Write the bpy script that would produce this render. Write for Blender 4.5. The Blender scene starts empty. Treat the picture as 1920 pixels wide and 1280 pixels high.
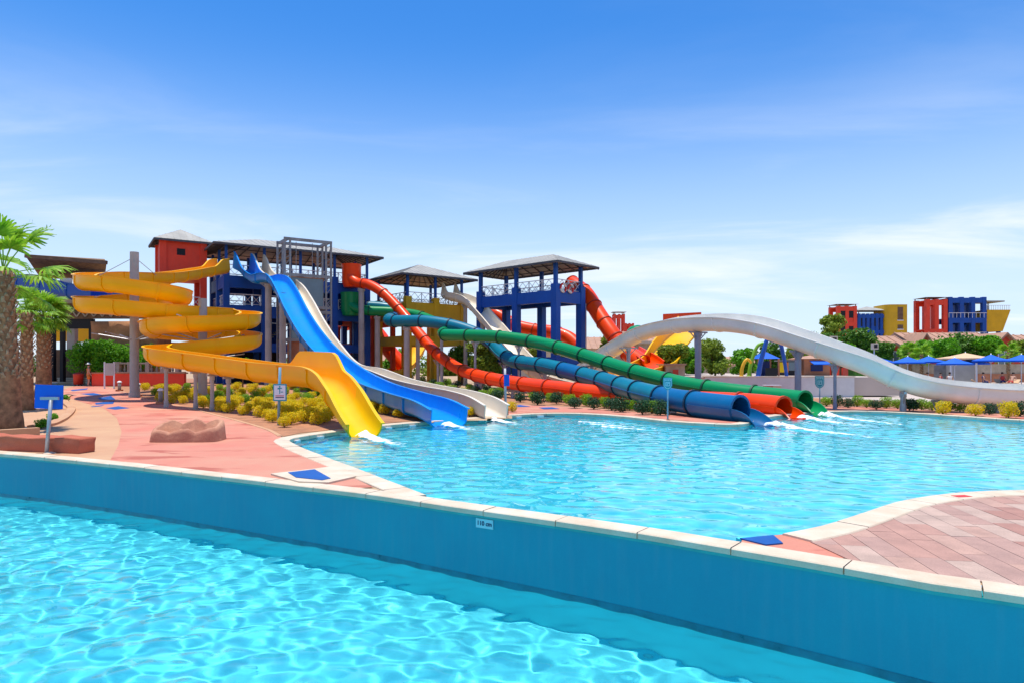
import bpy, bmesh, math, random
import numpy as np
from mathutils import Vector, Matrix, noise

sc = bpy.context.scene
COL = sc.collection
# ------------------------------------------------------------------ camera
FPX, HOR, CH = 1280.0, 688.0, 2.1          # focal length and horizon row in photo pixels, eye height
cam = bpy.data.cameras.new('camera')
cam.lens = 24; cam.sensor_width = 36; cam.shift_y = (HOR - 640) / 1920
cam.clip_end = 3000; cam.clip_start = .05
co = bpy.data.objects.new('camera', cam); COL.objects.link(co)
co.location = (0, 0, CH); co.rotation_euler = (math.pi / 2, 0, 0)
sc.camera = co
# ------------------------------------------------------------------ sky and sun
SUN = Vector((-.07, .06, .995)).normalized()
w = bpy.data.worlds.new('World'); sc.world = w; w.use_nodes = True
nt = w.node_tree; N = nt.nodes; L = nt.links
sky = N.new('ShaderNodeTexSky'); sky.sky_type = 'NISHITA'; sky.sun_disc = False
sky.sun_elevation = math.asin(SUN.z); sky.sun_rotation = math.atan2(SUN.x, SUN.y)
sky.air_density = 1.0; sky.dust_density = .25; sky.ozone_density = 4.0; sky.altitude = 0
bg = N['Background']; bg.inputs[1].default_value = .15
tc = N.new('ShaderNodeTexCoord')
sep = N.new('ShaderNodeSeparateXYZ'); L.new(tc.outputs['Generated'], sep.inputs[0])
hs = N.new('ShaderNodeHueSaturation'); hs.inputs['Saturation'].default_value = 1.62; hs.inputs['Hue'].default_value = .507
L.new(sky.outputs[0], hs.inputs['Color'])
# haze towards the horizon, the same all the way round
hz = N.new('ShaderNodeMapRange'); hz.interpolation_type = 'SMOOTHERSTEP'
hz.inputs['From Min'].default_value = .0; hz.inputs['From Max'].default_value = .50
hz.inputs['To Min'].default_value = .9; hz.inputs['To Max'].default_value = .08
L.new(sep.outputs['Z'], hz.inputs['Value'])
mx = N.new('ShaderNodeMix'); mx.data_type = 'RGBA'
mx.inputs[7].default_value = (3.95, 4.8, 5.9, 1)
L.new(hz.outputs[0], mx.inputs[0]); L.new(hs.outputs[0], mx.inputs[6])
# thin cirrus, laid out on a plane high above
zc = N.new('ShaderNodeMath'); zc.operation = 'MAXIMUM'; zc.inputs[1].default_value = .03
L.new(sep.outputs['Z'], zc.inputs[0])
za = N.new('ShaderNodeMath'); za.operation = 'ADD'; za.inputs[1].default_value = .12; L.new(zc.outputs[0], za.inputs[0])
dv = N.new('ShaderNodeVectorMath'); dv.operation = 'DIVIDE'
cmb = N.new('ShaderNodeCombineXYZ')
for k in range(3): L.new(za.outputs[0], cmb.inputs[k])
L.new(tc.outputs['Generated'], dv.inputs[0]); L.new(cmb.outputs[0], dv.inputs[1])
mp = N.new('ShaderNodeMapping'); mp.inputs['Scale'].default_value = (.42, 1.0, 0); mp.inputs['Location'].default_value = (4.4, 9.0, 0)
mp.inputs['Rotation'].default_value = (0, 0, .12)
L.new(dv.outputs[0], mp.inputs[0])
nz = N.new('ShaderNodeTexNoise'); nz.inputs['Scale'].default_value = 1.15; nz.inputs['Detail'].default_value = 9; nz.inputs['Roughness'].default_value = .58; nz.inputs['Distortion'].default_value = .5
L.new(mp.outputs[0], nz.inputs['Vector'])
cr = N.new('ShaderNodeMapRange'); cr.interpolation_type = 'SMOOTHSTEP'
cr.inputs['From Min'].default_value = .46; cr.inputs['From Max'].default_value = .74; cr.inputs['To Max'].default_value = .66
L.new(nz.outputs['Fac'], cr.inputs['Value'])
ce = N.new('ShaderNodeMapRange'); ce.interpolation_type = 'SMOOTHSTEP'; ce.inputs['From Min'].default_value = .16; ce.inputs['From Max'].default_value = .36; ce.inputs['To Min'].default_value = 1; ce.inputs['To Max'].default_value = .12
L.new(sep.outputs['Z'], ce.inputs['Value'])
cm = N.new('ShaderNodeMath'); cm.operation = 'MULTIPLY'; L.new(cr.outputs[0], cm.inputs[0]); L.new(ce.outputs[0], cm.inputs[1])
mc = N.new('ShaderNodeMix'); mc.data_type = 'RGBA'; mc.inputs[7].default_value = (5.6, 5.75, 6.0, 1)
L.new(cm.outputs[0], mc.inputs[0]); L.new(mx.outputs[2], mc.inputs[6]); L.new(mc.outputs[2], bg.inputs[0])
sd = bpy.data.lights.new('sun', 'SUN'); sd.energy = 4.3; sd.angle = math.radians(.5); sd.color = (1, .95, .86)
so = bpy.data.objects.new('sun', sd); COL.objects.link(so)
so.rotation_euler = SUN.to_track_quat('Z', 'Y').to_euler(); so.location = (0, 0, 60)
sd.cycles.is_caustics_light = True
vs = sc.view_settings; vs.view_transform = 'Standard'; vs.look = 'None'; vs.exposure = .34; vs.gamma = 1
sc.cycles.use_denoising = True
sc.cycles.max_bounces = 10; sc.cycles.transparent_max_bounces = 12

rnd = random.Random(7)
def P(px, py, Y):
    return Vector(((px - 960) * Y / FPX, Y, CH - (py - HOR) * Y / FPX))
def ss(a, b, x):
    t = min(1, max(0, (x - a) / (b - a))); return t * t * (3 - 2 * t)
def zt(x, y):                               # gentle rise of the garden on the left
    return .62 * ss(24, 58, y) * ss(2, -12, x)
def G(px, py, z=0.0):                       # photo pixel to a point on a level z
    Y = (CH - z) * FPX / (py - HOR); return Vector(((px - 960) * Y / FPX, Y, z))
def GT(px, py):                             # photo pixel to the terrain
    Y = 8.0
    while Y < 130:
        p = P(px, py, Y)
        if p.z <= zt(p.x, p.y): return Vector((p.x, p.y, zt(p.x, p.y)))
        Y += .1
    return G(px, max(py, HOR + 16))

# ------------------------------------------------------------------ materials
MATS = {}
def mk(name, c, rough=.55, var=.14, scale=1.2, bump=0., bscale=30., metal=0., spec=.4, c2=None, streak=0., coat=0., fine=.0, blot=None):
    m = bpy.data.materials.new(name); m.use_nodes = True; t = m.node_tree; n = t.nodes; l = t.links
    b = n['Principled BSDF']
    b.inputs['Roughness'].default_value = rough; b.inputs['Metallic'].default_value = metal
    b.inputs['Specular IOR Level'].default_value = spec; b.inputs['Coat Weight'].default_value = coat
    g = n.new('ShaderNodeNewGeometry')
    x = n.new('ShaderNodeTexNoise'); x.inputs['Scale'].default_value = scale; x.inputs['Detail'].default_value = 6; x.inputs['Roughness'].default_value = .62
    l.new(g.outputs['Position'], x.inputs['Vector'])
    r = n.new('ShaderNodeMapRange'); r.inputs['From Min'].default_value = .3; r.inputs['From Max'].default_value = .7
    l.new(x.outputs['Fac'], r.inputs['Value'])
    q = n.new('ShaderNodeMix'); q.data_type = 'RGBA'
    d = c2 if c2 else tuple(k * (1 - 2 * var) for k in c)
    q.inputs[6].default_value = (*d, 1); q.inputs[7].default_value = (*(min(1, k * (1 + var * .5)) for k in c), 1)
    l.new(r.outputs[0], q.inputs[0]); out = q.outputs[2]
    if streak > 0:                           # weathering runs, stretched along z
        mp = n.new('ShaderNodeMapping'); mp.inputs['Scale'].default_value = (5, 5, .5); l.new(g.outputs['Position'], mp.inputs[0])
        y = n.new('ShaderNodeTexNoise'); y.inputs['Scale'].default_value = 1.6; y.inputs['Detail'].default_value = 5; l.new(mp.outputs[0], y.inputs['Vector'])
        r2 = n.new('ShaderNodeMapRange'); r2.inputs['From Min'].default_value = .48; r2.inputs['From Max'].default_value = .75; r2.inputs['To Max'].default_value = streak
        l.new(y.outputs['Fac'], r2.inputs['Value'])
        q2 = n.new('ShaderNodeMix'); q2.data_type = 'RGBA'
        avg = sum(c) / 3; q2.inputs[7].default_value = (*(k * .45 + avg * .45 + .06 for k in c), 1)
        l.new(r2.outputs[0], q2.inputs[0]); l.new(out, q2.inputs[6]); out = q2.outputs[2]
    if blot:                                 # damp red stains with a shape of their own
        mp = n.new('ShaderNodeMapping'); mp.inputs['Scale'].default_value = (.5, 1.3, 1); l.new(g.outputs['Position'], mp.inputs[0])
        y = n.new('ShaderNodeTexNoise'); y.inputs['Scale'].default_value = 1.1; y.inputs['Detail'].default_value = 5; y.inputs['Distortion'].default_value = .6; l.new(mp.outputs[0], y.inputs['Vector'])
        r4 = n.new('ShaderNodeMapRange'); r4.inputs['From Min'].default_value = .575; r4.inputs['From Max'].default_value = .63; r4.inputs['To Max'].default_value = .75; l.new(y.outputs['Fac'], r4.inputs['Value'])
        q4 = n.new('ShaderNodeMix'); q4.data_type = 'RGBA'; q4.inputs[7].default_value = (*blot, 1); l.new(r4.outputs[0], q4.inputs[0]); l.new(out, q4.inputs[6]); out = q4.outputs[2]
    if fine > 0:
        y = n.new('ShaderNodeTexNoise'); y.inputs['Scale'].default_value = 60; y.inputs['Detail'].default_value = 3; l.new(g.outputs['Position'], y.inputs['Vector'])
        r3 = n.new('ShaderNodeMapRange'); r3.inputs['From Min'].default_value = .3; r3.inputs['From Max'].default_value = .7; r3.inputs['To Min'].default_value = 1 - fine; r3.inputs['To Max'].default_value = 1 + fine
        l.new(y.outputs['Fac'], r3.inputs['Value'])
        q3 = n.new('ShaderNodeVectorMath'); q3.operation = 'SCALE'; l.new(out, q3.inputs[0]); l.new(r3.outputs[0], q3.inputs['Scale']); out = q3.outputs[0]
    l.new(out, b.inputs['Base Color'])
    rr = n.new('ShaderNodeMapRange'); rr.inputs['To Min'].default_value = max(0, rough - .1); rr.inputs['To Max'].default_value = min(1, rough + .12)
    l.new(x.outputs['Fac'], rr.inputs['Value']); l.new(rr.outputs[0], b.inputs['Roughness'])
    if bump > 0:
        y = n.new('ShaderNodeTexNoise'); y.inputs['Scale'].default_value = bscale; y.inputs['Detail'].default_value = 5; l.new(g.outputs['Position'], y.inputs['Vector'])
        bp = n.new('ShaderNodeBump'); bp.inputs['Strength'].default_value = bump; bp.inputs['Distance'].default_value = .02
        l.new(y.outputs['Fac'], bp.inputs['Height']); l.new(bp.outputs[0], b.inputs['Normal'])
    MATS[name] = m; return m
def leafmat(name, ca, cb, trans=.35):
    m = bpy.data.materials.new(name); m.use_nodes = True; t = m.node_tree; n = t.nodes; l = t.links
    o = n['Material Output']; b = n['Principled BSDF']; b.inputs['Roughness'].default_value = .5; b.inputs['Specular IOR Level'].default_value = .3
    g = n.new('ShaderNodeNewGeometry'); q = n.new('ShaderNodeMix'); q.data_type = 'RGBA'
    q.inputs[6].default_value = (*ca, 1); q.inputs[7].default_value = (*cb, 1); l.new(g.outputs['Random Per Island'], q.inputs[0])
    l.new(q.outputs[2], b.inputs['Base Color'])
    tr = n.new('ShaderNodeBsdfTranslucent'); l.new(q.outputs[2], tr.inputs[0])
    ms = n.new('ShaderNodeMixShader'); ms.inputs[0].default_value = trans
    l.new(b.outputs[0], ms.inputs[1]); l.new(tr.outputs[0], ms.inputs[2]); l.new(ms.outputs[0], o.inputs[0])
    MATS[name] = m; return m

mk('sand', (.46, .31, .18), .9, .12, .5, .3, 20, fine=.12)
mk('soil', (.44, .20, .10), .95, .2, 1.2, .5, 14, fine=.2)
mk('pink_path', (.52, .155, .105), .75, .12, .35, .25, 12, c2=(.54, .27, .17), fine=.08, blot=(.36, .07, .04))
mk('tan_path', (.52, .31, .17), .8, .1, .5, .25, 12, c2=(.47, .24, .13), fine=.08)
mk('pale_deck', (.52, .43, .36), .8, .07, .4, .12, 12, fine=.05)
mk('cream_stone', (.64, .55, .42), .65, .1, 1.6, .2, 25, c2=(.56, .42, .28), fine=.06)
mk('white_stone', (.62, .61, .60), .7, .06, 1.5, .1, 25)
for i, c in enumerate([(.45, .25, .19), (.48, .29, .22), (.40, .205, .155), (.49, .34, .265), (.43, .26, .205)]):
    mk('paver_%d' % i, c, .8, .12, 2.5, .3, 45, fine=.12)
mk('joint', (.28, .18, .14), .9, .1)
mk('pool_wall_blue', (.0, .29, .38), .6, .10, .35, .12, 9, c2=(.0, .23, .34), fine=.03, streak=.10)
mk('pool_floor', (.075, .63, .70), .6, .05, .7)
mk('pool_floor_far', (.06, .66, .76), .6, .06, .5)
mk('tile_dark', (.01, .20, .28), .3, .2, 4)
mk('teal_edge', (.02, .36, .36), .5, .12, 3)
mk('mat_blue', (.0, .085, .34), .6, .1, 3)
mk('white_paint', (.80, .80, .80), .5, .05, 3)
mk('sign_white', (.78, .80, .84), .4, .03, 3)
mk('ink', (.01, .03, .10), .5, .02)
mk('red_ink', (.6, .03, .02), .5, .02)
mk('sign_teal', (.02, .33, .42), .4, .05)
mk('sign_pale', (.30, .66, .72), .4, .05)
mk('galv', (.42, .43, .46), .45, .12, 3, metal=.35)
mk('pole_blue', (.16, .34, .46), .4, .1)
mk('concrete', (.46, .43, .39), .85, .12, 1.2, .3, 14, streak=.45, fine=.06)
mk('steel_gray', (.30, .29, .27), .6, .2, 2, streak=.5)
mk('purple_gray', (.26, .27, .36), .5, .1)
mk('slide_yellow', (.92, .48, .0), .38, .05, .8, spec=.2, c2=(.90, .42, .0), coat=.05)
mk('slide_yellow_rim', (.86, .45, .01), .35, .06)
mk('slide_lemon', (.78, .50, .0), .34, .05, .8, coat=.06, spec=.25)
mk('slide_blue', (.0, .215, .66), .3, .08, .9, coat=.12, spec=.3, c2=(.0, .29, .76), streak=.05)
mk('slide_white', (.80, .72, .58), .4, .06, .7, c2=(.74, .63, .47), coat=.1, streak=.12)
mk('slide_bone', (.90, .86, .77), .42, .05, .5, c2=(.73, .70, .62), coat=.1, streak=.10)
mk('slide_orange', (.88, .065, .0), .34, .06, .7, coat=.06, spec=.25, c2=(.82, .045, .0))
mk('slide_green', (.0, .215, .052), .32, .1, .8, coat=.08, spec=.3, c2=(.002, .26, .085))
mk('tube_teal', (.0, .135, .215), .34, .12, .8, coat=.06, spec=.3, c2=(.003, .19, .25), streak=.10)
mk('tube_blue', (.0, .09, .25), .34, .12, .8, coat=.06, spec=.3, c2=(.003, .125, .28), streak=.08)
mk('ring_dark_green', (.004, .09, .04), .5); mk('ring_dark_blue', (.004, .045, .09), .5); mk('ring_red', (.42, .03, .004), .5)
mk('blue_wall', (.0, .075, .37), .55, .12, .6, .1, 20, c2=(.0, .055, .29), streak=.05)
mk('red_wall', (.86, .062, .022), .6, .1, .6, .1, 20, streak=.06)
mk('yellow_wall', (.70, .40, .006), .6, .1, .6, .1, 20, streak=.05)
mk('brown_wood', (.20, .115, .065), .8, .25, 2, .3, 20)
mk('thatch', (.30, .17, .075), .95, .35, 3, .6, 16)
mk('rock', (.46, .21, .09), .9, .3, .7, .8, 3, fine=.15)
mk('red_rock', (.46, .13, .07), .9, .22, 1.2, .7, 7, c2=(.40, .10, .05), fine=.12)
mk('rock_planter', (.50, .25, .15), .9, .22, 1.6, .8, 7, c2=(.40, .15, .09), fine=.15)
mk('roof_metal', (.40, .38, .33), .6, .12, 1, metal=.0, spec=.2, streak=.3)
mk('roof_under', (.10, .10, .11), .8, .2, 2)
mk('rail_white', (.72, .72, .74), .5, .05)
mk('glass', (.10, .16, .20), .08, .1, 1, spec=.8)
mk('dark', (.012, .012, .015), .7, .2)
mk('roof_pink', (.46, .26, .17), .8, .1, 1.5, .3, 6)
mk('house_red', (.58, .075, .04), .75, .12, .8)
mk('cream_wall', (.66, .56, .42), .8, .1, .6)
mk('tan_stone', (.52, .42, .30), .85, .2, 1.5, .4, 6)
mk('umbrella_blue', (.0, .11, .62), .7, .07, 1)
mk('umbrella_tan', (.70, .45, .26), .8, .06, 1)
mk('kiosk', (.50, .48, .43), .6, .08)
mk('bark', (.20, .11, .055), .95, .35, 4, .8, 12)
mk('palm_trunk', (.40, .19, .09), .95, .3, 5, .7, 16)
mk('palm_boot', (.46, .33, .21), .9, .35, 6, .4, 20)
mk('skin', (.50, .27, .18), .6, .08); mk('hair', (.03, .02, .015), .6)
mk('cloth_red', (.55, .05, .04), .8); mk('cloth_blue', (.02, .04, .16), .8); mk('cloth_white', (.75, .74, .7), .8); mk('cloth_orange', (.7, .2, .03), .8)
mk('arc_yellow', (.80, .42, .01), .4); mk('arc_green', (.22, .48, .02), .4); mk('arc_blue', (.01, .09, .42), .4)
mk('lawn', (.06, .22, .02), .9, .3, 3, .5, 30)
mk('bin_red', (.60, .04, .02), .5)
mk('terracotta', (.50, .20, .10), .8, .15)
leafmat('leaf_yellow', (.50, .47, .008), (.95, .70, .01), .45)
leafmat('leaf_lime', (.12, .32, .012), (.32, .52, .02), .35)
leafmat('leaf_dark', (.010, .065, .022), (.03, .12, .04), .12)
leafmat('leaf_green', (.07, .27, .008), (.19, .47, .015), .4)
leafmat('leaf_tree', (.04, .14, .012), (.13, .27, .02), .3)
leafmat('leaf_olive', (.14, .23, .02), (.30, .38, .03), .35)
leafmat('leaf_palm', (.13, .34, .01), (.34, .56, .04), .4)
def M(n): return MATS[n]

# ------------------------------------------------------------------ object helpers
def setp(o, label=None, cat=None, group=None, kind=None):
    if label: o['label'] = label
    if cat: o['category'] = cat
    if group: o['group'] = group
    if kind: o['kind'] = kind
    return o
def thing(name, label, cat, loc=(0, 0, 0), rz=0., group=None):
    o = bpy.data.objects.new(name, None); o.empty_display_size = .2; COL.objects.link(o)
    o.location = loc; o.rotation_euler = (0, 0, rz)
    return setp(o, label, cat, group)
def org(o):
    p = Vector((0, 0, 0))
    while o: p += o.location; o = o.parent
    return p
class MB:
    def __init__(s): s.v = []; s.f = []
    def add(s, vs, fs):
        k = len(s.v); s.v += [tuple(a) for a in vs]; s.f += [tuple(i + k for i in f) for f in fs]; return s
    def box(s, x0, x1, y0, y1, z0, z1):
        return s.add([(x0, y0, z0), (x1, y0, z0), (x1, y1, z0), (x0, y1, z0), (x0, y0, z1), (x1, y0, z1), (x1, y1, z1), (x0, y1, z1)],
                     [(3, 2, 1, 0), (4, 5, 6, 7), (0, 1, 5, 4), (1, 2, 6, 5), (2, 3, 7, 6), (3, 0, 4, 7)])
    def cbox(s, c, sx, sy, sz, rz=0.):
        c = Vector(c); R = Matrix.Rotation(rz, 3, 'Z'); k = len(s.v)
        s.box(-sx / 2, sx / 2, -sy / 2, sy / 2, -sz / 2, sz / 2)
        for i in range(k, len(s.v)): s.v[i] = tuple(R @ Vector(s.v[i]) + c)
        return s
    def beam(s, a, b, wd, h=None):
        a = Vector(a); b = Vector(b); h = h or wd; d = (b - a).normalized()
        up = Vector((0, 0, 1)) if abs(d.z) < .95 else Vector((0, 1, 0))
        x = d.cross(up).normalized() * wd / 2; y = x.cross(d).normalized() * h / 2
        vs = [a - x - y, a + x - y, a + x + y, a - x + y, b - x - y, b + x - y, b + x + y, b - x + y]
        return s.add(vs, [(3, 2, 1, 0), (4, 5, 6, 7), (0, 1, 5, 4), (1, 2, 6, 5), (2, 3, 7, 6), (3, 0, 4, 7)])
    def tube(s, a, b, r1, r2=None, n=12):
        a = Vector(a); b = Vector(b); r2 = r1 if r2 is None else r2; d = (b - a).normalized()
        x = d.orthogonal().normalized(); y = d.cross(x)
        vs = []
        for p, r in ((a, r1), (b, r2)):
            vs += [p + (x * math.cos(2 * math.pi * i / n) + y * math.sin(2 * math.pi * i / n)) * r for i in range(n)]
        return s.add(vs, [(i, (i + 1) % n, n + (i + 1) % n, n + i) for i in range(n)] + [tuple(range(n))[::-1], tuple(range(n, 2 * n))])
    def lathe(s, prof, c=(0, 0, 0), n=16):
        vs = []; c = Vector(c)
        for r, z in prof: vs += [c + Vector((r * math.cos(2 * math.pi * i / n), r * math.sin(2 * math.pi * i / n), z)) for i in range(n)]
        fs = [(j * n + i, j * n + (i + 1) % n, (j + 1) * n + (i + 1) % n, (j + 1) * n + i) for j in range(len(prof) - 1) for i in range(n)]
        return s.add(vs, fs + [tuple(range(n))[::-1], tuple(range(len(vs) - n, len(vs)))])
    def prism(s, pts, z0, z1):
        n = len(pts); a = sum(pts[i][0] * pts[(i + 1) % n][1] - pts[(i + 1) % n][0] * pts[i][1] for i in range(n))
        if a < 0: pts = pts[::-1]
        return s.add([(p[0], p[1], z0) for p in pts] + [(p[0], p[1], z1) for p in pts],
                     [tuple(range(n))[::-1], tuple(range(n, 2 * n))] + [(i, (i + 1) % n, n + (i + 1) % n, n + i) for i in range(n)])
    def build(s, name, m, parent=None, smooth=False, local=False):
        me = bpy.data.meshes.new(name); me.from_pydata(s.v, [], s.f)
        me.materials.append(M(m) if isinstance(m, str) else m)
        if smooth: me.polygons.foreach_set('use_smooth', [True] * len(me.polygons))
        o = bpy.data.objects.new(name, me); COL.objects.link(o)
        if parent:
            o.parent = parent
            if not local:
                d = org(parent); me.transform(Matrix.Translation(-d))
        me.update(); return o
def smooth_by_angle(o, ang=40):
    me = o.data; me.polygons.foreach_set('use_smooth', [True] * len(me.polygons))
    bm = bmesh.new(); bm.from_mesh(me)
    for e in bm.edges:
        if len(e.link_faces) == 2 and e.calc_face_angle(0) > math.radians(ang): e.smooth = False
    bm.to_mesh(me); bm.free(); return o
def copy_tree(o, parent=None):
    c = o.copy(); COL.objects.link(c); c.parent = parent
    for ch in list(o.children): copy_tree(ch, c)
    return c
def one(name, mb, m, label, cat, group=None, smooth=False):
    v = Vector((sum(p[0] for p in mb.v) / len(mb.v), sum(p[1] for p in mb.v) / len(mb.v), min(p[2] for p in mb.v)))
    mb.v = [tuple(Vector(p) - v) for p in mb.v]
    o = mb.build(name, m, None, smooth); o.location = v; return setp(o, label, cat, group)
def struct(name, mb, m, smooth=False, kind='structure'):
    o = mb.build(name, m, None, smooth); o['kind'] = kind; return o
def flat(pts, z):                       # filled sheet, possibly concave
    bm = bmesh.new(); f = bm.faces.new([bm.verts.new((p[0], p[1], z if not callable(z) else z(p[0], p[1]))) for p in pts])
    if f.normal.z < 0 or f.calc_area() == 0: f.normal_update()
    if f.normal.z < 0: f.normal_flip()
    bmesh.ops.triangulate(bm, faces=[f]); mb = MB()
    bm.verts.index_update()
    mb.v = [tuple(v.co) for v in bm.verts]; mb.f = [tuple(v.index for v in f.verts) for f in bm.faces]; bm.free(); return mb
def crom(pts, ds, closed=False):        # Catmull-Rom through the points, resampled evenly
    pts = [Vector(p) for p in pts]; n = len(pts); out = []
    for i in range(n if closed else n - 1):
        g = lambda k: pts[k % n] if closed else pts[min(max(k, 0), n - 1)]
        a, b, c, d = g(i - 1), g(i), g(i + 1), g(i + 2)
        for k in range(16):
            t = k / 16
            out.append(.5 * ((2 * b) + (c - a) * t + (2 * a - 5 * b + 4 * c - d) * t * t + (3 * b - a - 3 * c + d) * t ** 3))
    out.append(pts[0].copy() if closed else pts[-1])
    acc = [0.]
    for a, b in zip(out, out[1:]): acc.append(acc[-1] + (b - a).length)
    m = max(2, round(acc[-1] / ds)); res = []; j = 0
    for k in range(m + 1):
        s = acc[-1] * k / m
        while j < len(acc) - 2 and acc[j + 1] < s: j += 1
        t = (s - acc[j]) / max(1e-9, acc[j + 1] - acc[j]); res.append(out[j].lerp(out[j + 1], min(1, t)))
    return res[:-1] if closed else res
def offset(pts, d, closed=False):       # to the left of the direction of travel
    n = len(pts); r = []
    for i in range(n):
        a = pts[(i - 1) % n] if closed or i else pts[i]; b = pts[(i + 1) % n] if closed or i < n - 1 else pts[i]
        t = Vector((b[0] - a[0], b[1] - a[1])).normalized(); r.append(Vector((pts[i][0] - t.y * d, pts[i][1] + t.x * d, 0)))
    return r
def inside(poly, X, Y):
    X = np.asarray(X, float); Y = np.asarray(Y, float); r = np.zeros(X.shape, bool); n = len(poly)
    for i in range(n):
        x0, y0 = poly[i][0], poly[i][1]; x1, y1 = poly[(i + 1) % n][0], poly[(i + 1) % n][1]
        if y0 == y1: continue
        c = ((y0 > Y) != (y1 > Y)) & (X < (x1 - x0) * (Y - y0) / (y1 - y0) + x0); r ^= c
    return r
def clip(poly, rect):                   # polygon clipped by a convex one (counter-clockwise)
    out = [Vector((p[0], p[1])) for p in poly]
    for i in range(len(rect)):
        a = Vector(rect[i][:2]); b = Vector(rect[(i + 1) % len(rect)][:2]); e = b - a; nw = []
        sd_ = lambda p: e.x * (p.y - a.y) - e.y * (p.x - a.x)
        for j in range(len(out)):
            p, q = out[j], out[(j + 1) % len(out)]; sp, sq = sd_(p), sd_(q)
            if sp >= 0: nw.append(p)
            if (sp >= 0) != (sq >= 0): nw.append(p.lerp(q, sp / (sp - sq)))
        out = nw
        if len(out) < 3: return []
    return out
# ================================================================== the setting: pools, ground, decks
WCpx = [(0, 851), (200, 870), (400, 893), (560, 912), (700, 929), (840, 950), (1020, 975), (1200, 1002), (1330, 1024), (1480, 1049), (1640, 1077), (1745, 1096), (1920, 1121)]
WC = [Vector((-30, 22.5, 0)), Vector((-20, 19.6, 0))] + [G(*p) for p in WCpx] + [Vector((6.2, 5.1, 0)), Vector((9, 2.8, 0)), Vector((14, -2, 0))]
WC = crom(WC, .4)
WB = offset(WC, .34)                                   # back of the wall
def pxof(p): return 960 + p[0] / p[1] * FPX if p[1] > .5 else 9999
left_edge = [G(*p) for p in [(797, 930), (727, 903), (647, 872), (597, 853), (560, 838), (545, 830), (541, 826), (553, 821), (597, 814), (647, 807), (720, 798), (800, 791), (870, 786), (940, 780), (985, 777), (1040, 775), (1100, 776), (1160, 780), (1200, 784), (1260, 790), (1320, 794), (1370, 796), (1398, 794)]]
far_edge = [G(*p) for p in [(1420, 787), (1450, 780), (1500, 775), (1560, 771.5), (1620, 771), (1700, 774), (1780, 779), (1850, 784), (1920, 788)]]
right_edge = [Vector((21.6, 25, 0)), Vector((23, 21, 0)), Vector((22, 15, 0)), Vector((15, 12.4, 0))] + [G(*p) for p in [(2100, 919), (1920, 921), (1800, 926), (1700, 940), (1640, 958), (1600, 972), (1540, 990), (1470, 1004)]]
EDGE = crom(left_edge + far_edge + right_edge, .4)
back_mid = [p for p in WB if 805 < pxof(p) < 1440]     # where the wall is the pool's near side
UP = EDGE + back_mid[::-1]
hole_l = offset(WC, .25)
il = max(i for i, p in enumerate(hole_l) if pxof(p) <= 800 or p[0] < -2); ir = min(i for i, p in enumerate(hole_l) if 1452 < pxof(p) or p[0] > 6)
HOLE = [Vector((-30, -16, 0))] + hole_l[:il + 1] + EDGE + hole_l[ir:] + [Vector((16, -16, 0))]
bm = bmesh.new()
def loop(pts):
    vv = [bm.verts.new((p[0], p[1], 0)) for p in pts]
    return [bm.edges.new((vv[i], vv[(i + 1) % len(vv)])) for i in range(len(vv))]
es = loop([(-900, -400), (900, -400), (900, 1500), (-900, 1500)]) + loop(HOLE)
bmesh.ops.triangle_fill(bm, edges=es, use_beauty=True)
for f in bm.faces:
    if f.normal.z < 0: f.normal_flip()
me = bpy.data.meshes.new('ground'); bm.to_mesh(me); bm.free(); me.materials.append(M('sand'))
o = bpy.data.objects.new('ground', me); COL.objects.link(o); o['kind'] = 'structure'

def grid_in(poly, x0, x1, y0, y1, d, zf):
    xs = np.arange(x0, x1, d); ys = np.arange(y0, y1, d); X, Y = np.meshgrid(xs, ys)
    Z = zf(X, Y); nx, ny = len(xs), len(ys); idx = np.arange(nx * ny).reshape(ny, nx)
    f = np.stack([idx[:-1, :-1], idx[:-1, 1:], idx[1:, 1:], idx[1:, :-1]], -1).reshape(-1, 4)
    if poly is not None:
        k = inside(poly, X, Y).reshape(-1); f = f[k[f].any(1)]
    u = np.unique(f); mp_ = np.full(nx * ny, -1); mp_[u] = np.arange(len(u))
    return np.stack([X, Y, Z], -1).reshape(-1, 3)[u], mp_[f]
def waves(seed, lam0, lamr, amp, th0, spread, n=44):
    r = np.random.default_rng(seed); c = []
    for i in range(n):
        lam = lam0 * (lamr ** r.random()); c.append((2 * math.pi / lam, amp * (lam / .6) ** 1.3 * r.uniform(.4, 1), r.normal(th0, spread), r.uniform(0, 6.3)))
    def f(X, Y):
        Z = np.zeros_like(X)
        for k, a, th, ph in c: Z += a * np.sin(k * (X * math.cos(th) + Y * math.sin(th)) + ph)
        return Z
    return f
wm = bpy.data.materials.new('water'); wm.use_nodes = True; n_ = wm.node_tree; n_.nodes.clear()
o_ = n_.nodes.new('ShaderNodeOutputMaterial'); g_ = n_.nodes.new('ShaderNodeBsdfGlass'); g_.inputs['IOR'].default_value = 1.33; g_.inputs['Roughness'].default_value = 0
n_.links.new(g_.outputs[0], o_.inputs[0]); MATS['water'] = wm
def water(name, v, f):
    me = bpy.data.meshes.new(name); me.from_pydata(v.tolist(), [], f.tolist()); me.materials.append(wm)
    me.polygons.foreach_set('use_smooth', [True] * len(me.polygons)); o = bpy.data.objects.new(name, me); COL.objects.link(o)
    o['kind'] = 'structure'; o.cycles.is_caustics_caster = True; return o
LOWW, LOWF, UPW, UPF = -1.03, -2.13, -.10, -1.2
LOWP = [Vector((-30, -16, 0))] + offset(WC, .15) + [Vector((16, -16, 0))]
wv1 = waves(3, .22, 4.0, .0031, .6, .85)
v, f = grid_in(LOWP, -16, 6.6, 4.5, 19.5, .036, lambda X, Y: LOWW + wv1(X, Y))
water('water_lower_pool', v, f)
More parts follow.
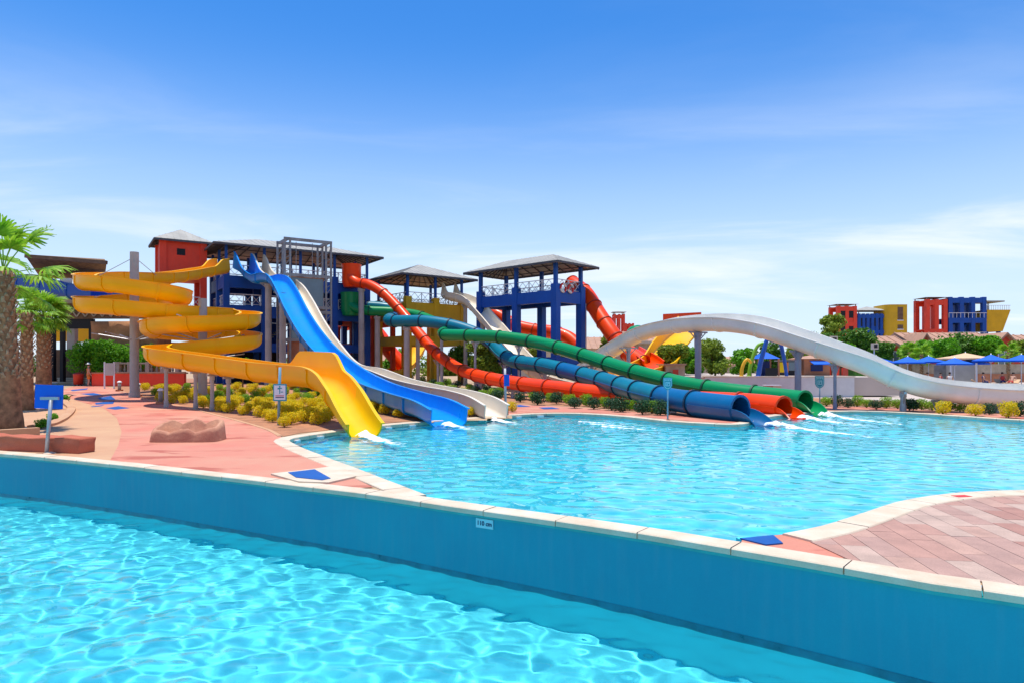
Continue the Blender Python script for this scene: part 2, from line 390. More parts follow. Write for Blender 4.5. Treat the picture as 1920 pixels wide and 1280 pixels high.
wv2 = waves(5, .24, 3.6, .0019, 1.15, .9)
UPX = offset(UP, .12, True)
v, f = grid_in(UPX, -7, 24, 7, 33, .075, lambda X, Y: UPW + wv2(X, Y))
water('water_slide_pool', v, f)
fl = struct('pool_floor_lower', flat([(-34, -16), (17, -16), (17, -3), (6.4, 5.4), (-.5, 10.6), (-12, 16.9), (-34, 24.5)], LOWF), 'pool_floor'); fl.cycles.is_caustics_receiver = True
fl2 = struct('pool_floor_upper', flat(offset(UP, .1, True), UPF), 'pool_floor_far'); fl2.cycles.is_caustics_receiver = True
mb = MB(); n = len(EDGE)
for i in range(n - 1):
    a, b = EDGE[i], EDGE[i + 1]; mb.add([(a.x, a.y, UPF), (b.x, b.y, UPF), (b.x, b.y, -.02), (a.x, a.y, -.02)], [(0, 1, 2, 3)])
ln = struct('pool_lining', mb, 'pool_floor_far'); ln.cycles.is_caustics_receiver = True
# ---- dividing wall
WF = offset(WC, .05)
wall = thing('pool_wall', 'long curved teal blue pool wall between the two pools, cream coping on top', 'wall', (0, 10, 0))
mb = MB()
for i in range(len(WF) - 1):
    a, b, c, d = WF[i], WF[i + 1], WB[i + 1], WB[i]
    mb.add([(a.x, a.y, LOWW - .045), (b.x, b.y, LOWW - .045), (c.x, c.y, LOWF - .05), (d.x, d.y, LOWF - .05), (a.x, a.y, -.05), (b.x, b.y, -.05), (c.x, c.y, -.05), (d.x, d.y, -.05)],
           [(0, 1, 5, 4), (4, 5, 6, 7), (2, 3, 7, 6)])
o = mb.build('wall_face', 'pool_wall_blue', wall); o.cycles.is_caustics_receiver = True
mb = MB()
for i in range(len(WF) - 1): a, b = WF[i], WF[i + 1]; mb.add([(a.x, a.y, LOWF - .05), (b.x, b.y, LOWF - .05), (b.x, b.y, LOWW - .045), (a.x, a.y, LOWW - .045)], [(0, 1, 2, 3)])
o = mb.build('wall_lining', 'pool_floor', wall); o.cycles.is_caustics_receiver = True
a_, b_ = offset(WC, .046), offset(WC, .05); mb = MB()
for i in range(len(WC) - 1): mb.prism([a_[i], a_[i + 1], b_[i + 1], b_[i]], LOWW - .04, LOWW + .075)
mb.build('waterline_band', 'tile_dark', wall)
a_, b_ = offset(WC, .012), offset(WC, .06); mb = MB()
for i in range(len(WC) - 1): mb.prism([a_[i], a_[i + 1], b_[i + 1], b_[i]], -.092, -.056)
mb.build('tile_edge', 'teal_edge', wall)
def stones(curve, d0, d1, z0, z1, parent, m, step, name='coping_stone', gap=.008, jit=.0):
    n = len(curve); A, B = offset(curve, d0), offset(curve, d1); i = 0; r = random.Random(3)
    while i < n - 1:
        j = min(n - 1, i + step); mb = MB(); js = list(range(i, j + 1))
        if n - 1 - j < 2: j = n - 1; js = list(range(i, j + 1))
        aa = [A[k].copy() for k in js]; bb = [B[k].copy() for k in js]
        for q in (aa, bb):
            e = (q[1] - q[0]).normalized() * gap; q[0] += e; e = (q[-1] - q[-2]).normalized() * gap; q[-1] -= e
        dz = r.uniform(-jit, jit); m_ = len(js); cv = .014
        prof = lambda a, b: [(a, z0), (a, z1 - cv), (a + (b - a).normalized() * cv, z1), (b - (b - a).normalized() * cv, z1), (b, z1 - cv), (b, z0)]
        vs = []
        for a, b in zip(aa, bb): vs += [(p.x, p.y, z + dz) for p, z in prof(a, b)]
        fs = [(k * 6 + t, k * 6 + (t + 1) % 6, k * 6 + 6 + (t + 1) % 6, k * 6 + 6 + t) for k in range(m_ - 1) for t in range(6)]
        fs = [tuple(reversed(q)) for q in fs] + [tuple(range(6)), tuple(range((m_ - 1) * 6, m_ * 6))[::-1]]
        mb.add(vs, fs); mb.build(name, m, parent); i = j
vis = [p for p in WC if -200 < pxof(p) < 2200]
stones(vis, 0, .36, -.055, .025, wall, 'cream_stone', 3, jit=.003)
cop = bpy.data.objects.new('pool_coping', None); COL.objects.link(cop); cop['kind'] = 'structure'
ed = [p for p in EDGE]
stones(ed, -.03, .40, -.085, .03, cop, 'cream_stone', 2, jit=.004)
# dark tile band with white depth dashes along the left part of the slide pool
le = crom(left_edge[6:16], .3); a_, b_ = offset(le, -.012), offset(le, -.004); mb = MB()
for i in range(len(le) - 1): mb.prism([a_[i], a_[i + 1], b_[i + 1], b_[i]], -.40, -.085)
o = mb.build('tile_band', 'tile_dark', cop)
for i in range(2, len(le) - 3, 4):
    mb = MB(); c_, d_ = offset(le, -.10), offset(le, .0)
    mb.prism([c_[i], c_[i + 1], d_[i + 1], d_[i]], -.115, -.05); mb.build('edge_marker', 'white_paint', cop)
# depth plate on the wall
i = min(range(len(WF)), key=lambda k: abs(pxof(WF[k]) - 915)); t = (WF[i + 1] - WF[i - 1]).normalized(); ang = math.atan2(t.y, t.x)
nrm = Vector((t.y, -t.x, 0)); c = WF[i] + nrm * .012; c.z = -.175
pl = MB().cbox((0, 0, 0), .30, .014, .135).build('depth_plate', 'sign_pale'); pl.location = c; pl.rotation_euler = (0, 0, ang)
setp(pl, 'small pale plate reading 110 cm on the blue pool wall', 'sign')
def text(body, size, m, parent, loc, rot=(math.pi / 2, 0, 0), name='lettering', depth=.002, bold=0.):
    cu = bpy.data.curves.new('txt', 'FONT'); cu.body = body; cu.size = size; cu.align_x = 'CENTER'; cu.align_y = 'CENTER'; cu.extrude = depth; cu.offset = bold
    ob = bpy.data.objects.new('txt', cu); COL.objects.link(ob); bpy.context.view_layer.update()
    me = bpy.data.meshes.new_from_object(ob.evaluated_get(bpy.context.evaluated_depsgraph_get())); bpy.data.objects.remove(ob)
    me.materials.clear(); me.materials.append(M(m)); o = bpy.data.objects.new(name, me); COL.objects.link(o)
    o.parent = parent; o.location = loc; o.rotation_euler = rot; return o
text('110 cm', .088, 'ink', pl, (0, -.0095, 0), bold=.0025)

# ---- terrain and sheets on it
v, f = grid_in(None, -80, 3.5, 22, 110, 1.0, lambda X, Y: np.array([[zt(a, b) for a, b in zip(p, q)] for p, q in zip(X, Y)]))
k = v[f][:, :, 2].max(1) > .004; f = f[k]
me = bpy.data.meshes.new('garden_ground'); me.from_pydata((v + [0, 0, .004]).tolist(), [], f.tolist()); me.materials.append(M('sand')); me.polygons.foreach_set('use_smooth', [True] * len(me.polygons))
o = bpy.data.objects.new('garden_ground', me); COL.objects.link(o); o['kind'] = 'structure'
def drape(name, pxs, lift, m, step=2.0, pts=None):
    pts = pts or [GT(*p) if len(p) == 2 else Vector(p) for p in pxs]
    bm = bmesh.new(); fc = bm.faces.new([bm.verts.new((p.x, p.y, 0)) for p in pts]); fc.normal_update()
    if fc.normal.z < 0: fc.normal_flip()
    bmesh.ops.triangulate(bm, faces=[fc])
    for ax in (0, 1):
        lo = min(p[ax] for p in pts); hi = max(p[ax] for p in pts); q = lo + step
        while q < hi:
            co_ = Vector((0, 0, 0)); co_[ax] = q; no = Vector((0, 0, 0)); no[ax] = 1
            bmesh.ops.bisect_plane(bm, geom=bm.verts[:] + bm.edges[:] + bm.faces[:], plane_co=co_, plane_no=no); q += step
    for vt in bm.verts: vt.co.z = zt(vt.co.x, vt.co.y) + lift
    me = bpy.data.meshes.new(name); bm.to_mesh(me); bm.free(); me.materials.append(M(m)); o = bpy.data.objects.new(name, me); COL.objects.link(o); o['kind'] = 'structure'; return o
drape('paving_tan', [(-160, 846), (0, 849), (215, 868), (245, 815), (232, 775), (180, 750), (120, 738), (60, 772), (-160, 800)], .010, 'tan_path')
drape('path', [(205, 867), (222, 835), (228, 808), (219, 783), (195, 765), (152, 753), (122, 744), (112, 735), (125, 727), (150, 722), (190, 722), (215, 728), (262, 743), (300, 753), (350, 762), (400, 775), (450, 788), (500, 803), (527, 819), (528, 832), (560, 852), (640, 886), (700, 915), (640, 918), (540, 906), (400, 889)], .016, 'pink_path')
drape('planting_bed', [(215, 729), (262, 744), (300, 754), (350, 763), (400, 776), (450, 789), (500, 804), (532, 818), (560, 812), (640, 803), (720, 793), (800, 787), (870, 781), (925, 774), (925, 745), (860, 728), (760, 716), (640, 712), (500, 709), (300, 709), (215, 716)], .012, 'soil')
drape('planting_bed', [(926, 757), (985, 757), (1100, 763), (1200, 772), (1300, 779), (1410, 776), (1440, 768), (1540, 759), (1700, 764), (1920, 778), (2060, 786), (2060, 770), (1920, 762), (1540, 746), (1400, 741), (1000, 735), (926, 738)], .012, 'soil')
drape('walkway', [(926, 779), (985, 774), (1040, 772), (1100, 773), (1200, 781), (1300, 790), (1380, 793), (1412, 786), (1450, 776), (1540, 768.5), (1700, 771), (1850, 781), (2000, 790), (2060, 793), (2060, 787), (1920, 779), (1700, 765), (1540, 760), (1440, 769), (1410, 777), (1300, 780), (1200, 773), (1100, 764), (985, 758), (926, 758)], .008, 'pink_path')
drape('paving_pale', [(1250, 741), (1400, 742), (1540, 747), (1920, 763), (2060, 771), (2400, 760), (2400, 722), (1250, 722)], .006, 'pale_deck')
# kerbs beside the path
def kerb(pxs, wd, h, m, name='kerb'):
    c = crom([GT(*p) for p in pxs], .6); a_, b_ = offset(c, -wd / 2), offset(c, wd / 2); mb = MB(); vs = []; r = random.Random(2)
    for i, p in enumerate(c):
        z = zt(p.x, p.y); hh = h * r.uniform(.9, 1.1)
        vs += [(a_[i].x, a_[i].y, z - .02), (a_[i].x, a_[i].y, z + hh * .8), (p.x, p.y, z + hh), (b_[i].x, b_[i].y, z + hh * .8), (b_[i].x, b_[i].y, z - .02)]
    n = len(c); mb.add(vs, [(i * 5 + k, i * 5 + 5 + k, i * 5 + 6 + k, i * 5 + 1 + k) for i in range(n - 1) for k in range(4)] + [(0, 1, 2, 3, 4), tuple(range((n - 1) * 5, n * 5))[::-1]])
    bmn = struct(name, mb, m); return smooth_by_angle(bmn, 50)
kerb([(215, 730), (262, 745), (300, 755), (350, 764), (400, 777), (450, 790), (500, 805), (525, 818)], .14, .035, 'tan_path')
kerb([(60, 803), (95, 797), (122, 783), (134, 766), (120, 753), (128, 742)], .34, .13, 'tan_path')
# blue diamonds painted on the path
def patch(name, pxs, lift, m, label=None, cat=None, th=None, group=None):
    pts = [GT(*p) for p in pxs]; z = zt(pts[0].x, pts[0].y)
    if th: return one(name, MB().prism(pts, z + .002, z + lift), m, label, cat, group)
    o = drape(name, None, lift, m, 3, pts); return o
for q in [[(198, 765), (222, 761.5), (243, 765), (216, 768)], [(178, 755), (215, 752), (212, 757), (180, 758.5)], [(182, 746), (208, 742), (217, 749), (192, 750)], [(150, 738), (175, 736.5), (193, 740), (170, 741)], [(132, 731), (165, 727.5), (163, 730), (136, 733)], [(170, 762), (196, 759), (190, 761.5), (172, 763)]]:
    patch('painted_diamond', q, .022, 'mat_blue')
for q in [[(950, 760), (975, 759), (995, 762), (968, 763)], [(1010, 764), (1035, 763.5), (1050, 766.5), (1020, 767)]]:
    patch('painted_diamond', q, .022, 'mat_blue')
# slab step and blue mats by the wall
patch('stone_slab', [(508, 893), (637, 877), (668, 897), (616, 909), (560, 907)], .05, 'cream_stone', 'low cream stone slab by the pool wall, carrying the left blue mat', 'slab', th=1)
patch('blue_mat', [(540, 891.5), (590, 885), (620, 903), (604, 906), (555, 901)], .06, 'mat_blue', 'flat blue mat on the slab at the left corner of the wall', 'mat', th=1)
ci = [p for p in offset(EDGE, .02) if p.y < 11 and p.x > 2.6 and p.y < 9.4]; wi = [p for p in offset(WC, .33) if 2.55 < p.x < 4.75]
struct('corner_slab', flat([G(1392, 1010), G(1440, 1004), G(1475, 1001)] + [G(1560, 1000), G(1590, 1040), G(1560, 1060)] + wi[::-1][4:], .0045), 'pink_path')
struct('corner_fill', MB().prism([G(1380, 1006.5), G(1440, 1003.5), G(1478, 1001), G(1500, 1030), G(1440, 1036)], -.6, .0), 'pool_floor_far')
pts = [G(*p) for p in [(1387, 1011), (1450, 1005), (1468, 1020), (1436, 1023)]]
one('blue_mat', MB().prism(pts, .006, .022), 'mat_blue', 'flat blue mat at the water corner by the right paved deck', 'mat')
# ---- right deck of long pavers
oe = offset(EDGE, .37)
deck = [p for p in oe if p[1] < 20 and p[0] > 2.5 and p[1] < 13.2][:]          # along the pool coping, right to left
deck_w = [p for p in offset(WC, .34) if p[0] > deck[-1][0] - .15 and p[1] > 0]
DECK = [Vector((16, 12.2, 0))] + [p for p in deck if p.x < 15.5] + deck_w + [Vector((16, 0, 0))]
dk = struct('paved_deck', flat(DECK, .004), 'joint')
r = random.Random(11); wdt = .30; rot = math.radians(8); ca, sa = math.cos(rot), math.sin(rot); npv = 0
for i in range(-6, 52):
    y = -2 + r.uniform(0, .9)
    while y < 14:
        ln_ = r.choice([.6, .9, .9, 1.2]); x0 = 1.5 + i * wdt
        cs = [(x0 + .004, y + .004), (x0 + wdt - .004, y + .004), (x0 + wdt - .004, y + ln_ - .004), (x0 + .004, y + ln_ - .004)]
        cs = [(a * ca + b * sa, -a * sa + b * ca) for a, b in cs]; y += ln_
        cx = sum(a for a, b in cs) / 4; cy = sum(b for a, b in cs) / 4
        if cy < 2.5 or not (3.2 < cx) or pxof((cx, cy)) > 2250: continue
        pg = clip(DECK, cs)
        if len(pg) < 3: continue
        ar = abs(sum(pg[a].x * pg[(a + 1) % len(pg)].y - pg[(a + 1) % len(pg)].x * pg[a].y for a in range(len(pg)))) / 2
        if ar < .01: continue
        MB().prism(pg, .006, .014 + r.uniform(0, .003)).build('paver', 'paver_%d' % r.randrange(5), dk); npv += 1
c = [p for p in EDGE if 1675 < pxof(p) and p.y < 13]; p = G(1803, 933)
one('pool_marker', MB().cbox((p.x, p.y, .0335), .26, .15, .006, .2), 'red_ink', 'small red tile plate on the coping of the right deck', 'marker')
# ================================================================== water slides
def frames(path):
    n = len(path); T = []
    for i in range(n):
        a = path[max(0, i - 1)]; b = path[min(n - 1, i + 1)]; T.append((b - a).normalized())
    S = [t.cross(Vector((0, 0, 1))).normalized() for t in T]; U = [s.cross(t).normalized() for s, t in zip(S, T)]
    return T, S, U
def chan(W, hl, hr, th=.045, b=.5, lip=.08, dz=0.):
    a = [math.radians(-90 + 18 * k) for k in range(11)]; b = min(b, W, hl * .9, hr * .9)
    out = [(-W - lip, hl), (-W - lip, hl - .04), (-W, hl - .04)] + [(W * math.sin(q), b * (1 - math.cos(q))) for q in a] + [(W, hr - .04), (W + lip, hr - .04), (W + lip, hr)]
    w_, b_ = W - th, b - th
    inn = [(w_, hr)] + [(w_ * math.sin(q), th + b_ * (1 - math.cos(q))) for q in reversed(a)] + [(-w_, hl)]
    return [(u, v + dz) for u, v in out + inn]
def ring_pts(R, n=24): return [(R * math.cos(2 * math.pi * k / n), R * math.sin(2 * math.pi * k / n)) for k in range(n)]
def arc_loop(R, cov, th=.04, n=12):             # open trough: lower arc of a tube, cov degrees either side of the bottom
    a = [math.radians(-cov + 2 * cov * k / n) for k in range(n + 1)]
    return [(R * math.sin(q), -R * math.cos(q)) for q in a] + [((R - th) * math.sin(q), -(R - th) * math.cos(q)) for q in reversed(a)]
def sweep(path, fr, loops, i0, i1, cap=True):
    T, S, U = fr; mb = MB(); m = len(loops[i0]); vs = []
    for i in range(i0, i1 + 1): vs += [path[i] + S[i] * u + U[i] * v for u, v in loops[i]]
    k = i1 - i0
    fs = [(j * m + q, j * m + m + q, j * m + m + (q + 1) % m, j * m + (q + 1) % m) for j in range(k) for q in range(m)]
    if cap: fs += [tuple(range(m)), tuple(range(k * m, k * m + m))[::-1]]
    return mb.add(vs, fs)
def pw(l): return [p if isinstance(p, Vector) else P(*p) for p in l]
SLIDES = {}
def open_slide(name, label, pts, W, h, seg, mat, rim=None, ribm=None, heights=None, ds=.25, mats=None, b=.5):
    path = crom(pw(pts), ds); fr = frames(path); n = len(path)
    root = thing(name, label, 'water slide', (path[n // 2].x, path[n // 2].y, 0))
    loops = []
    for i in range(n):
        hl, hr = heights(i / (n - 1)) if heights else (h, h); loops.append(chan(W, hl, hr, dz=-h / 2, b=b))
    k = max(1, round((n - 1) * ds / seg)); cut = [round((n - 1) * j / k) for j in range(k + 1)]
    for j in range(k):
        m_ = mats(j / k) if mats else mat
        o = sweep(path, fr, loops, cut[j], cut[j + 1]).build('slide_section', m_, root); smooth_by_angle(o, 45)
    for j in range(1, k):
        i = cut[j]
        if i < 1 or i > n - 2: continue
        hl, hr = heights(i / (n - 1)) if heights else (h, h); q = 1
        l2 = chan(W + .05, hl - .02, hr - .02, th=.06, dz=-h / 2 - .045, b=b + .02, lip=.03)
        pa = path[i] - fr[0][i] * .05; pb = path[i] + fr[0][i] * .05
        sweep([pa, pb], ([fr[0][i]] * 2, [fr[1][i]] * 2, [fr[2][i]] * 2), [l2, l2], 0, 1).build('joint_rib', ribm or mat, root)
    SLIDES[name] = (root, path, h / 2); return root, path
def tube_slide(name, label, pts, R, seg, mats, ringm, exit_len=0, ds=.25, seam=None, entry=None):
    path = crom(pw(pts), ds); fr = frames(path); n = len(path)
    root = thing(name, label, 'water slide', (path[n // 2].x, path[n // 2].y, 0))
    ne = n - 1 - round(exit_len / ds)
    lo = [ring_pts(R)] * n; li = [ring_pts(R - .04)[::-1]] * n
    k = max(1, round(ne * ds / seg)); cut = [round(ne * j / k) for j in range(k + 1)]
    for j in range(k):
        mb = sweep(path, fr, lo, cut[j], cut[j + 1], False); m2 = sweep(path, fr, li, cut[j], cut[j + 1], False); mb.add(m2.v, m2.f)
        o = mb.build('tube_section', mats(j, k), root, True)
    def ring(i, R0, R1, hw, m, nm):
        p = path[i]; T, S, U = (q[i] for q in fr); pp = [p - T * hw, p + T * hw, p + T * hw, p - T * hw]
        ll = [ring_pts(R1), ring_pts(R1), ring_pts(R0), ring_pts(R0)]; mb = MB(); vs = []; m_ = len(ll[0])
        for a, b in zip(pp, ll): vs += [a + S * u + U * v for u, v in b]
        mb.add(vs, [(((a + 1) % 4) * m_ + q, a * m_ + q, a * m_ + (q + 1) % m_, ((a + 1) % 4) * m_ + (q + 1) % m_) for a in range(4) for q in range(m_)])
        smooth_by_angle(mb.build(nm, m, root), 45)
    for j in range(k): ring(cut[j], R - .01, R + .065, .05, ringm, 'joint_ring')
    ring(ne, R - .05, R + .05, .04, ringm if not exit_len else mats(k - 1, k), 'mouth_ring')
    if seam:
        for s in (-1, 1):
            for (a, b) in seam:
                i0, i1 = round(ne * a), round(ne * b)
                l = [[(s * (R - .02), -.025), (s * (R + .06), -.025), (s * (R + .06), .025), (s * (R - .02), .025)][::s]] * n
                sweep(path, fr, l, i0, i1).build('seam_flange', mats(int(a * k), k), root)
    if exit_len:
        l = {}
        for i in range(ne, n):
            t = (i - ne) / max(1, n - 1 - ne); l[i] = arc_loop(R + .03, 92 - 50 * t ** 1.6, .05)
        smooth_by_angle(sweep(path, fr, l, max(0, ne), n - 1).build('exit_trough', mats(k - 1, k), root), 45)
        i0 = max(0, ne - round(2.4 / ds)); l = {i: arc_loop(R + .075, 88, .05) for i in range(i0, ne + 1)}
        smooth_by_angle(sweep(path, fr, l, i0, ne).build('lower_shell', mats(k - 1, k), root), 45)
    SLIDES[name] = (root, path, R); return root, path
def column(root, x, y, z1, r, m='concrete', z0=None, cap=True, n=14):
    z0 = zt(x, y) - .05 if z0 is None else z0
    mb = MB().tube((x, y, z0), (x, y, z1), r, r * .95, n)
    o = mb.build('support_column', m, root); smooth_by_angle(o, 50)
    MB().tube((x, y, z0), (x, y, z0 + .35), r * 1.25, r * 1.2, n).build('column_foot', m, o)
    return o
def support(slide, px, r=.11, m='galv', arm=.5, near=None, dx=0., base=None):
    root, path, dn = SLIDES[slide]
    i = min((k for k in range(2, len(path) - 2) if near is None or abs(path[k].y - near) < 4), key=lambda k: abs(pxof(path[k]) - px)); p = path[i]
    t = (path[i + 1] - path[i - 1]).normalized(); s = Vector((t.y, -t.x, 0)).normalized()
    o = column(root, p.x, p.y, p.z - dn - .25, r, m)
    mb = MB().beam(p - s * arm - Vector((0, 0, dn + .05)), p + s * arm - Vector((0, 0, dn + .05)), .12, .1)
    c = Vector((p.x, p.y, p.z - dn - .28))
    if arm > .3: mb.tube(c - Vector((0, 0, .35)), p - s * arm * .9 - Vector((0, 0, dn + .05)), .035, n=6); mb.tube(c - Vector((0, 0, .35)), p + s * arm * .9 - Vector((0, 0, dn + .05)), .035, n=6)
    mb.tube(c, c + Vector((0, 0, .2)), r * 1.3, n=10); mb.build('saddle', m, o)

# ---- yellow spiral
SP = [(420, 505, 60), (400, 508, 58), (372, 513, 55.5), (338, 519, 52), (300, 523, 48.5), (250, 523, 45.5), (200, 523, 43.5), (170, 525, 42), (157, 529, 40.3), (170, 532, 38.8), (215, 535, 38), (280, 544, 38), (322, 553, 38.8), (340, 560, 40.4), (322, 565, 42.2), (280, 566, 43), (220, 567, 43.2), (172, 568, 42), (157, 571, 40.3), (170, 574, 38.9), (220, 577, 38.4), (285, 583, 38.7), (345, 588, 39.6), (405, 591, 41), (448, 594, 41.6), (470, 599, 40.4), (460, 604, 38.6), (415, 607, 37.8), (350, 609, 37.7), (302, 612, 38.4), (281, 617, 39.8), (297, 622, 41.4), (350, 626, 42.2), (420, 630, 42), (460, 634, 40.8), (470, 640, 39.4), (452, 645, 38.2), (400, 651, 37.5), (340, 657, 37), (304, 661, 36.3), (291, 665, 35.1), (306, 670, 33.9), (360, 678, 32.8), (430, 688, 31.3), (500, 698, 29.3), (560, 704, 27.4), (598, 709, 26), (622, 722, 24.9), (640, 745, 23.8), (660, 775, 22.7), (684, 806, 21.6)]
_sp = crom(pw(SP), .25); _s0 = next(i for i, p in enumerate(_sp) if p.y < 30.5 and pxof(p) > 527) / (len(_sp) - 1)
_s1 = next(i for i, p in enumerate(_sp) if p.y < 26.2) / (len(_sp) - 1)
def sph(t):                                  # the outer wall rises where the flume swings towards the pool
    a = ss(_s0 - .004, _s0 + .006, t) * (1 - ss(_s1, _s1 + .012, t)); e = ss(.975, 1, t)
    s0 = .5 * (1 - ss(.012, .03, t)); return (.86 + .55 * a - .2 * e + s0, .86 - .2 * e + s0)
open_slide('spiral_slide', 'yellow open spiral flume winding down round two concrete posts', SP, .56, .86, 2.7, 'slide_yellow', ribm='slide_yellow', heights=sph,
           mats=lambda t: 'slide_lemon' if t > .955 else 'slide_yellow')
root = SLIDES['spiral_slide'][0]
for px, ty, Y, r in [(252, 473, 41, .26), (380, 560, 39.9, .25)]:
    p = P(px, ty, Y); c = column(root, p.x, p.y, p.z, r); mb = MB()
    for zz in ((4.2, 5.6, 7.1) if px < 300 else (3.0, 4.1, 5.1)):
        for a in range(6):
            q = a * math.pi / 3 + .3; mb.tube((p.x, p.y, zz - .5), (p.x + 2.3 * math.cos(q), p.y + 2.1 * math.sin(q), zz - .1), .035, n=6)
    if px < 300:
        mb.tube((p.x, p.y, p.z - .3), P(345, 560, 58), .02, n=5); mb.tube((p.x, p.y, p.z - .3), P(165, 528, 40), .02, n=5)
    mb.build('bracing', 'galv', c)
for px, nr in [(312, 34), (367, 33), (430, 31), (395, 32.5)]: support('spiral_slide', px, .09, 'concrete', .25, nr)
# ---- blue and cream racing slides
BL = [(452, 500, 62), (463, 506, 61), (475, 518, 60), (488, 525, 59), (505, 522, 57.5), (521, 527, 56), (536, 549, 53.5), (556, 590, 50), (581, 631, 46.5), (611, 667, 42.5), (652, 702, 38), (702, 731, 33.5), (760, 752, 29.5), (808, 767, 27), (842, 785, 25.6)]
open_slide('racing_slide', 'tall blue open racing slide dropping from the blue tower to the pool', BL, .76, .8, 2.6, 'slide_blue', heights=lambda t: (.8 + .9 * (1 - ss(0, .05, t)),) * 2, b=.3)
_b = pw(BL); WH = []
for _i in range(10):                          # runs beside the blue slide, a little lower
    _t = (_b[min(_i + 1, 14)] - _b[max(_i - 1, 0)]); _t.z = 0; _t.normalize(); _k = ss(3, 6, _i)
    WH.append(_b[_i] + Vector((-_t.y, _t.x, 0)) * (1.4 + .1 * _k) - Vector((0, 0, .85 * _k)))
WH += pw([(700, 704, 39.6), (752, 724, 36.2), (808, 738, 33.5), (860, 748, 31.4), (900, 760, 29.6), (930, 777, 28.1)])
open_slide('racing_slide', 'tall cream open racing slide just right of the blue one', WH, .52, .75, 2.8, 'slide_white', heights=lambda t: (.8 + .9 * (1 - ss(0, .05, t)),) * 2, b=.3)
SLIDES['cream'] = SLIDES['racing_slide']
SLIDES['blue_open'] = (bpy.data.objects['racing_slide'], crom(pw(BL), .25), .4)
for px in (503, 530): support('blue_open', px, .27, 'concrete', .7)
for px in (566, 592): support('cream', px, .2, 'concrete', .6)
for px in (640, 735): support('blue_open', px, .1, 'galv', .4)
# ---- orange tube from the main tower
OR = [(655, 508, 66.5), (659, 522, 66.2), (672, 531, 65.8), (692, 534, 65.2), (720, 551, 64.2), (752, 584, 62.8), (785, 624, 60.8), (815, 658, 58.4), (850, 685, 55.5), (890, 702, 51.8), (940, 713, 47.5), (1000, 722, 43.5), (1060, 729, 41), (1120, 736, 39.2), (1200, 744, 37.2), (1280, 748, 35.2), (1360, 752, 33.2), (1420, 756, 31.8), (1462, 761, 30.6), (1488, 768, 29.8), (1508, 781, 29)]
tube_slide('tube_slide', 'orange red tube slide curving from the main tower, middle outlet of three', OR, .46, 2.6, lambda j, k: 'slide_orange', 'ring_red', 1.5, seam=[(.45, .98)])
SLIDES['orange'] = SLIDES['tube_slide']; ro = SLIDES['orange'][0]
GR = [(655, 561, 66.6), (659, 573, 66.4), (672, 580, 66.2), (695, 583, 66), (720, 584, 65.9), (750, 586, 65.7), (782, 591, 65), (812, 602, 63.4), (833, 612, 61), (836, 620, 58.2), (830, 625.5, 55.8), (842, 628, 54.2), (880, 629, 52.8), (930, 631, 51.4), (990, 639, 49.8), (1040, 650, 48), (1100, 668, 45.2), (1160, 688, 42.2), (1220, 705, 39.6), (1290, 722, 37.3), (1360, 733, 35.4), (1430, 741, 33.9), (1490, 748, 32.5), (1515, 752, 31.8), (1532, 758, 31.2), (1546, 769, 30.6)]
tube_slide('tube_slide', 'green tube slide looping from the main tower, farthest outlet of three', GR, .46, 2.7, lambda j, k: 'slide_green', 'ring_dark_green', 1.5, seam=[(.6, .98)])
SLIDES['green'] = [v for k, v in SLIDES.items() if k == 'tube_slide'][0]
BT = [(690, 574, 67.4), (715, 576, 67.3), (738, 580, 67), (750, 588, 65.4), (741, 595, 63), (729, 599, 61), (738, 602, 59.8), (766, 602, 59), (800, 603, 58.2), (850, 611, 57.2), (895, 626, 56), (924, 645, 54.4), (941, 662, 52.7), (958, 674, 51), (985, 680, 49), (1020, 685, 46.8), (1060, 694, 44.4), (1105, 706, 41.4), (1150, 719, 38), (1200, 734, 34.2), (1260, 748, 30.8), (1320, 757, 28.6), (1375, 764, 27), (1405, 768, 26.3), (1428, 776, 25.8), (1449, 792, 25.2)]
tube_slide('tube_slide', 'teal and blue banded tube slide, nearest outlet of three', BT, .51, 2.7, lambda j, k: ['tube_teal', 'tube_teal', 'tube_blue', 'tube_teal', 'tube_teal'][(j * 7 + 3) % 5] if j < k - 1 else 'tube_blue', 'ring_dark_blue', 1.7, seam=[(.3, .62), (.68, .9)])
SLIDES['bluetube'] = SLIDES['tube_slide']
for px, s, r in [(822, 'orange', .12), (960, 'orange', .1), (679, 'orange', .28), (709, 'green', .26), (762, 'bluetube', .26), (783, 'green', .2), (893, 'green', .1), (830, 'bluetube', .14), (1022, 'bluetube', .1), (1120, 'bluetube', .09), (1255, 'bluetube', .08), (975, 'green', .09), (1110, 'green', .09), (1330, 'green', .08), (1420, 'green', .07), (945, 'bluetube', .12), (1180, 'orange', .08), (1360, 'orange', .07), (900, 'orange', .12)]:
    support(s, px, r, 'concrete' if r > .18 else 'galv', .45)
# entry boxes of the two tubes at the tower
for (px, py, Y, m, lb, hh) in [(652, 520, 66.7, 'slide_orange', 'orange', .95), (650, 573, 66.8, 'slide_green', 'green', .95)]:
    p = P(px, py, Y); rt = SLIDES[lb][0]; mb = MB().lathe([(.72, -1.1), (.92, -.6), (.92, .9), (.98, 1.15), (.9, 1.15), (.84, .8), (.84, -.5)], (p.x + .35, p.y + .1, p.z + .1), 20)
    smooth_by_angle(mb.build('entry_funnel', m, rt), 50)
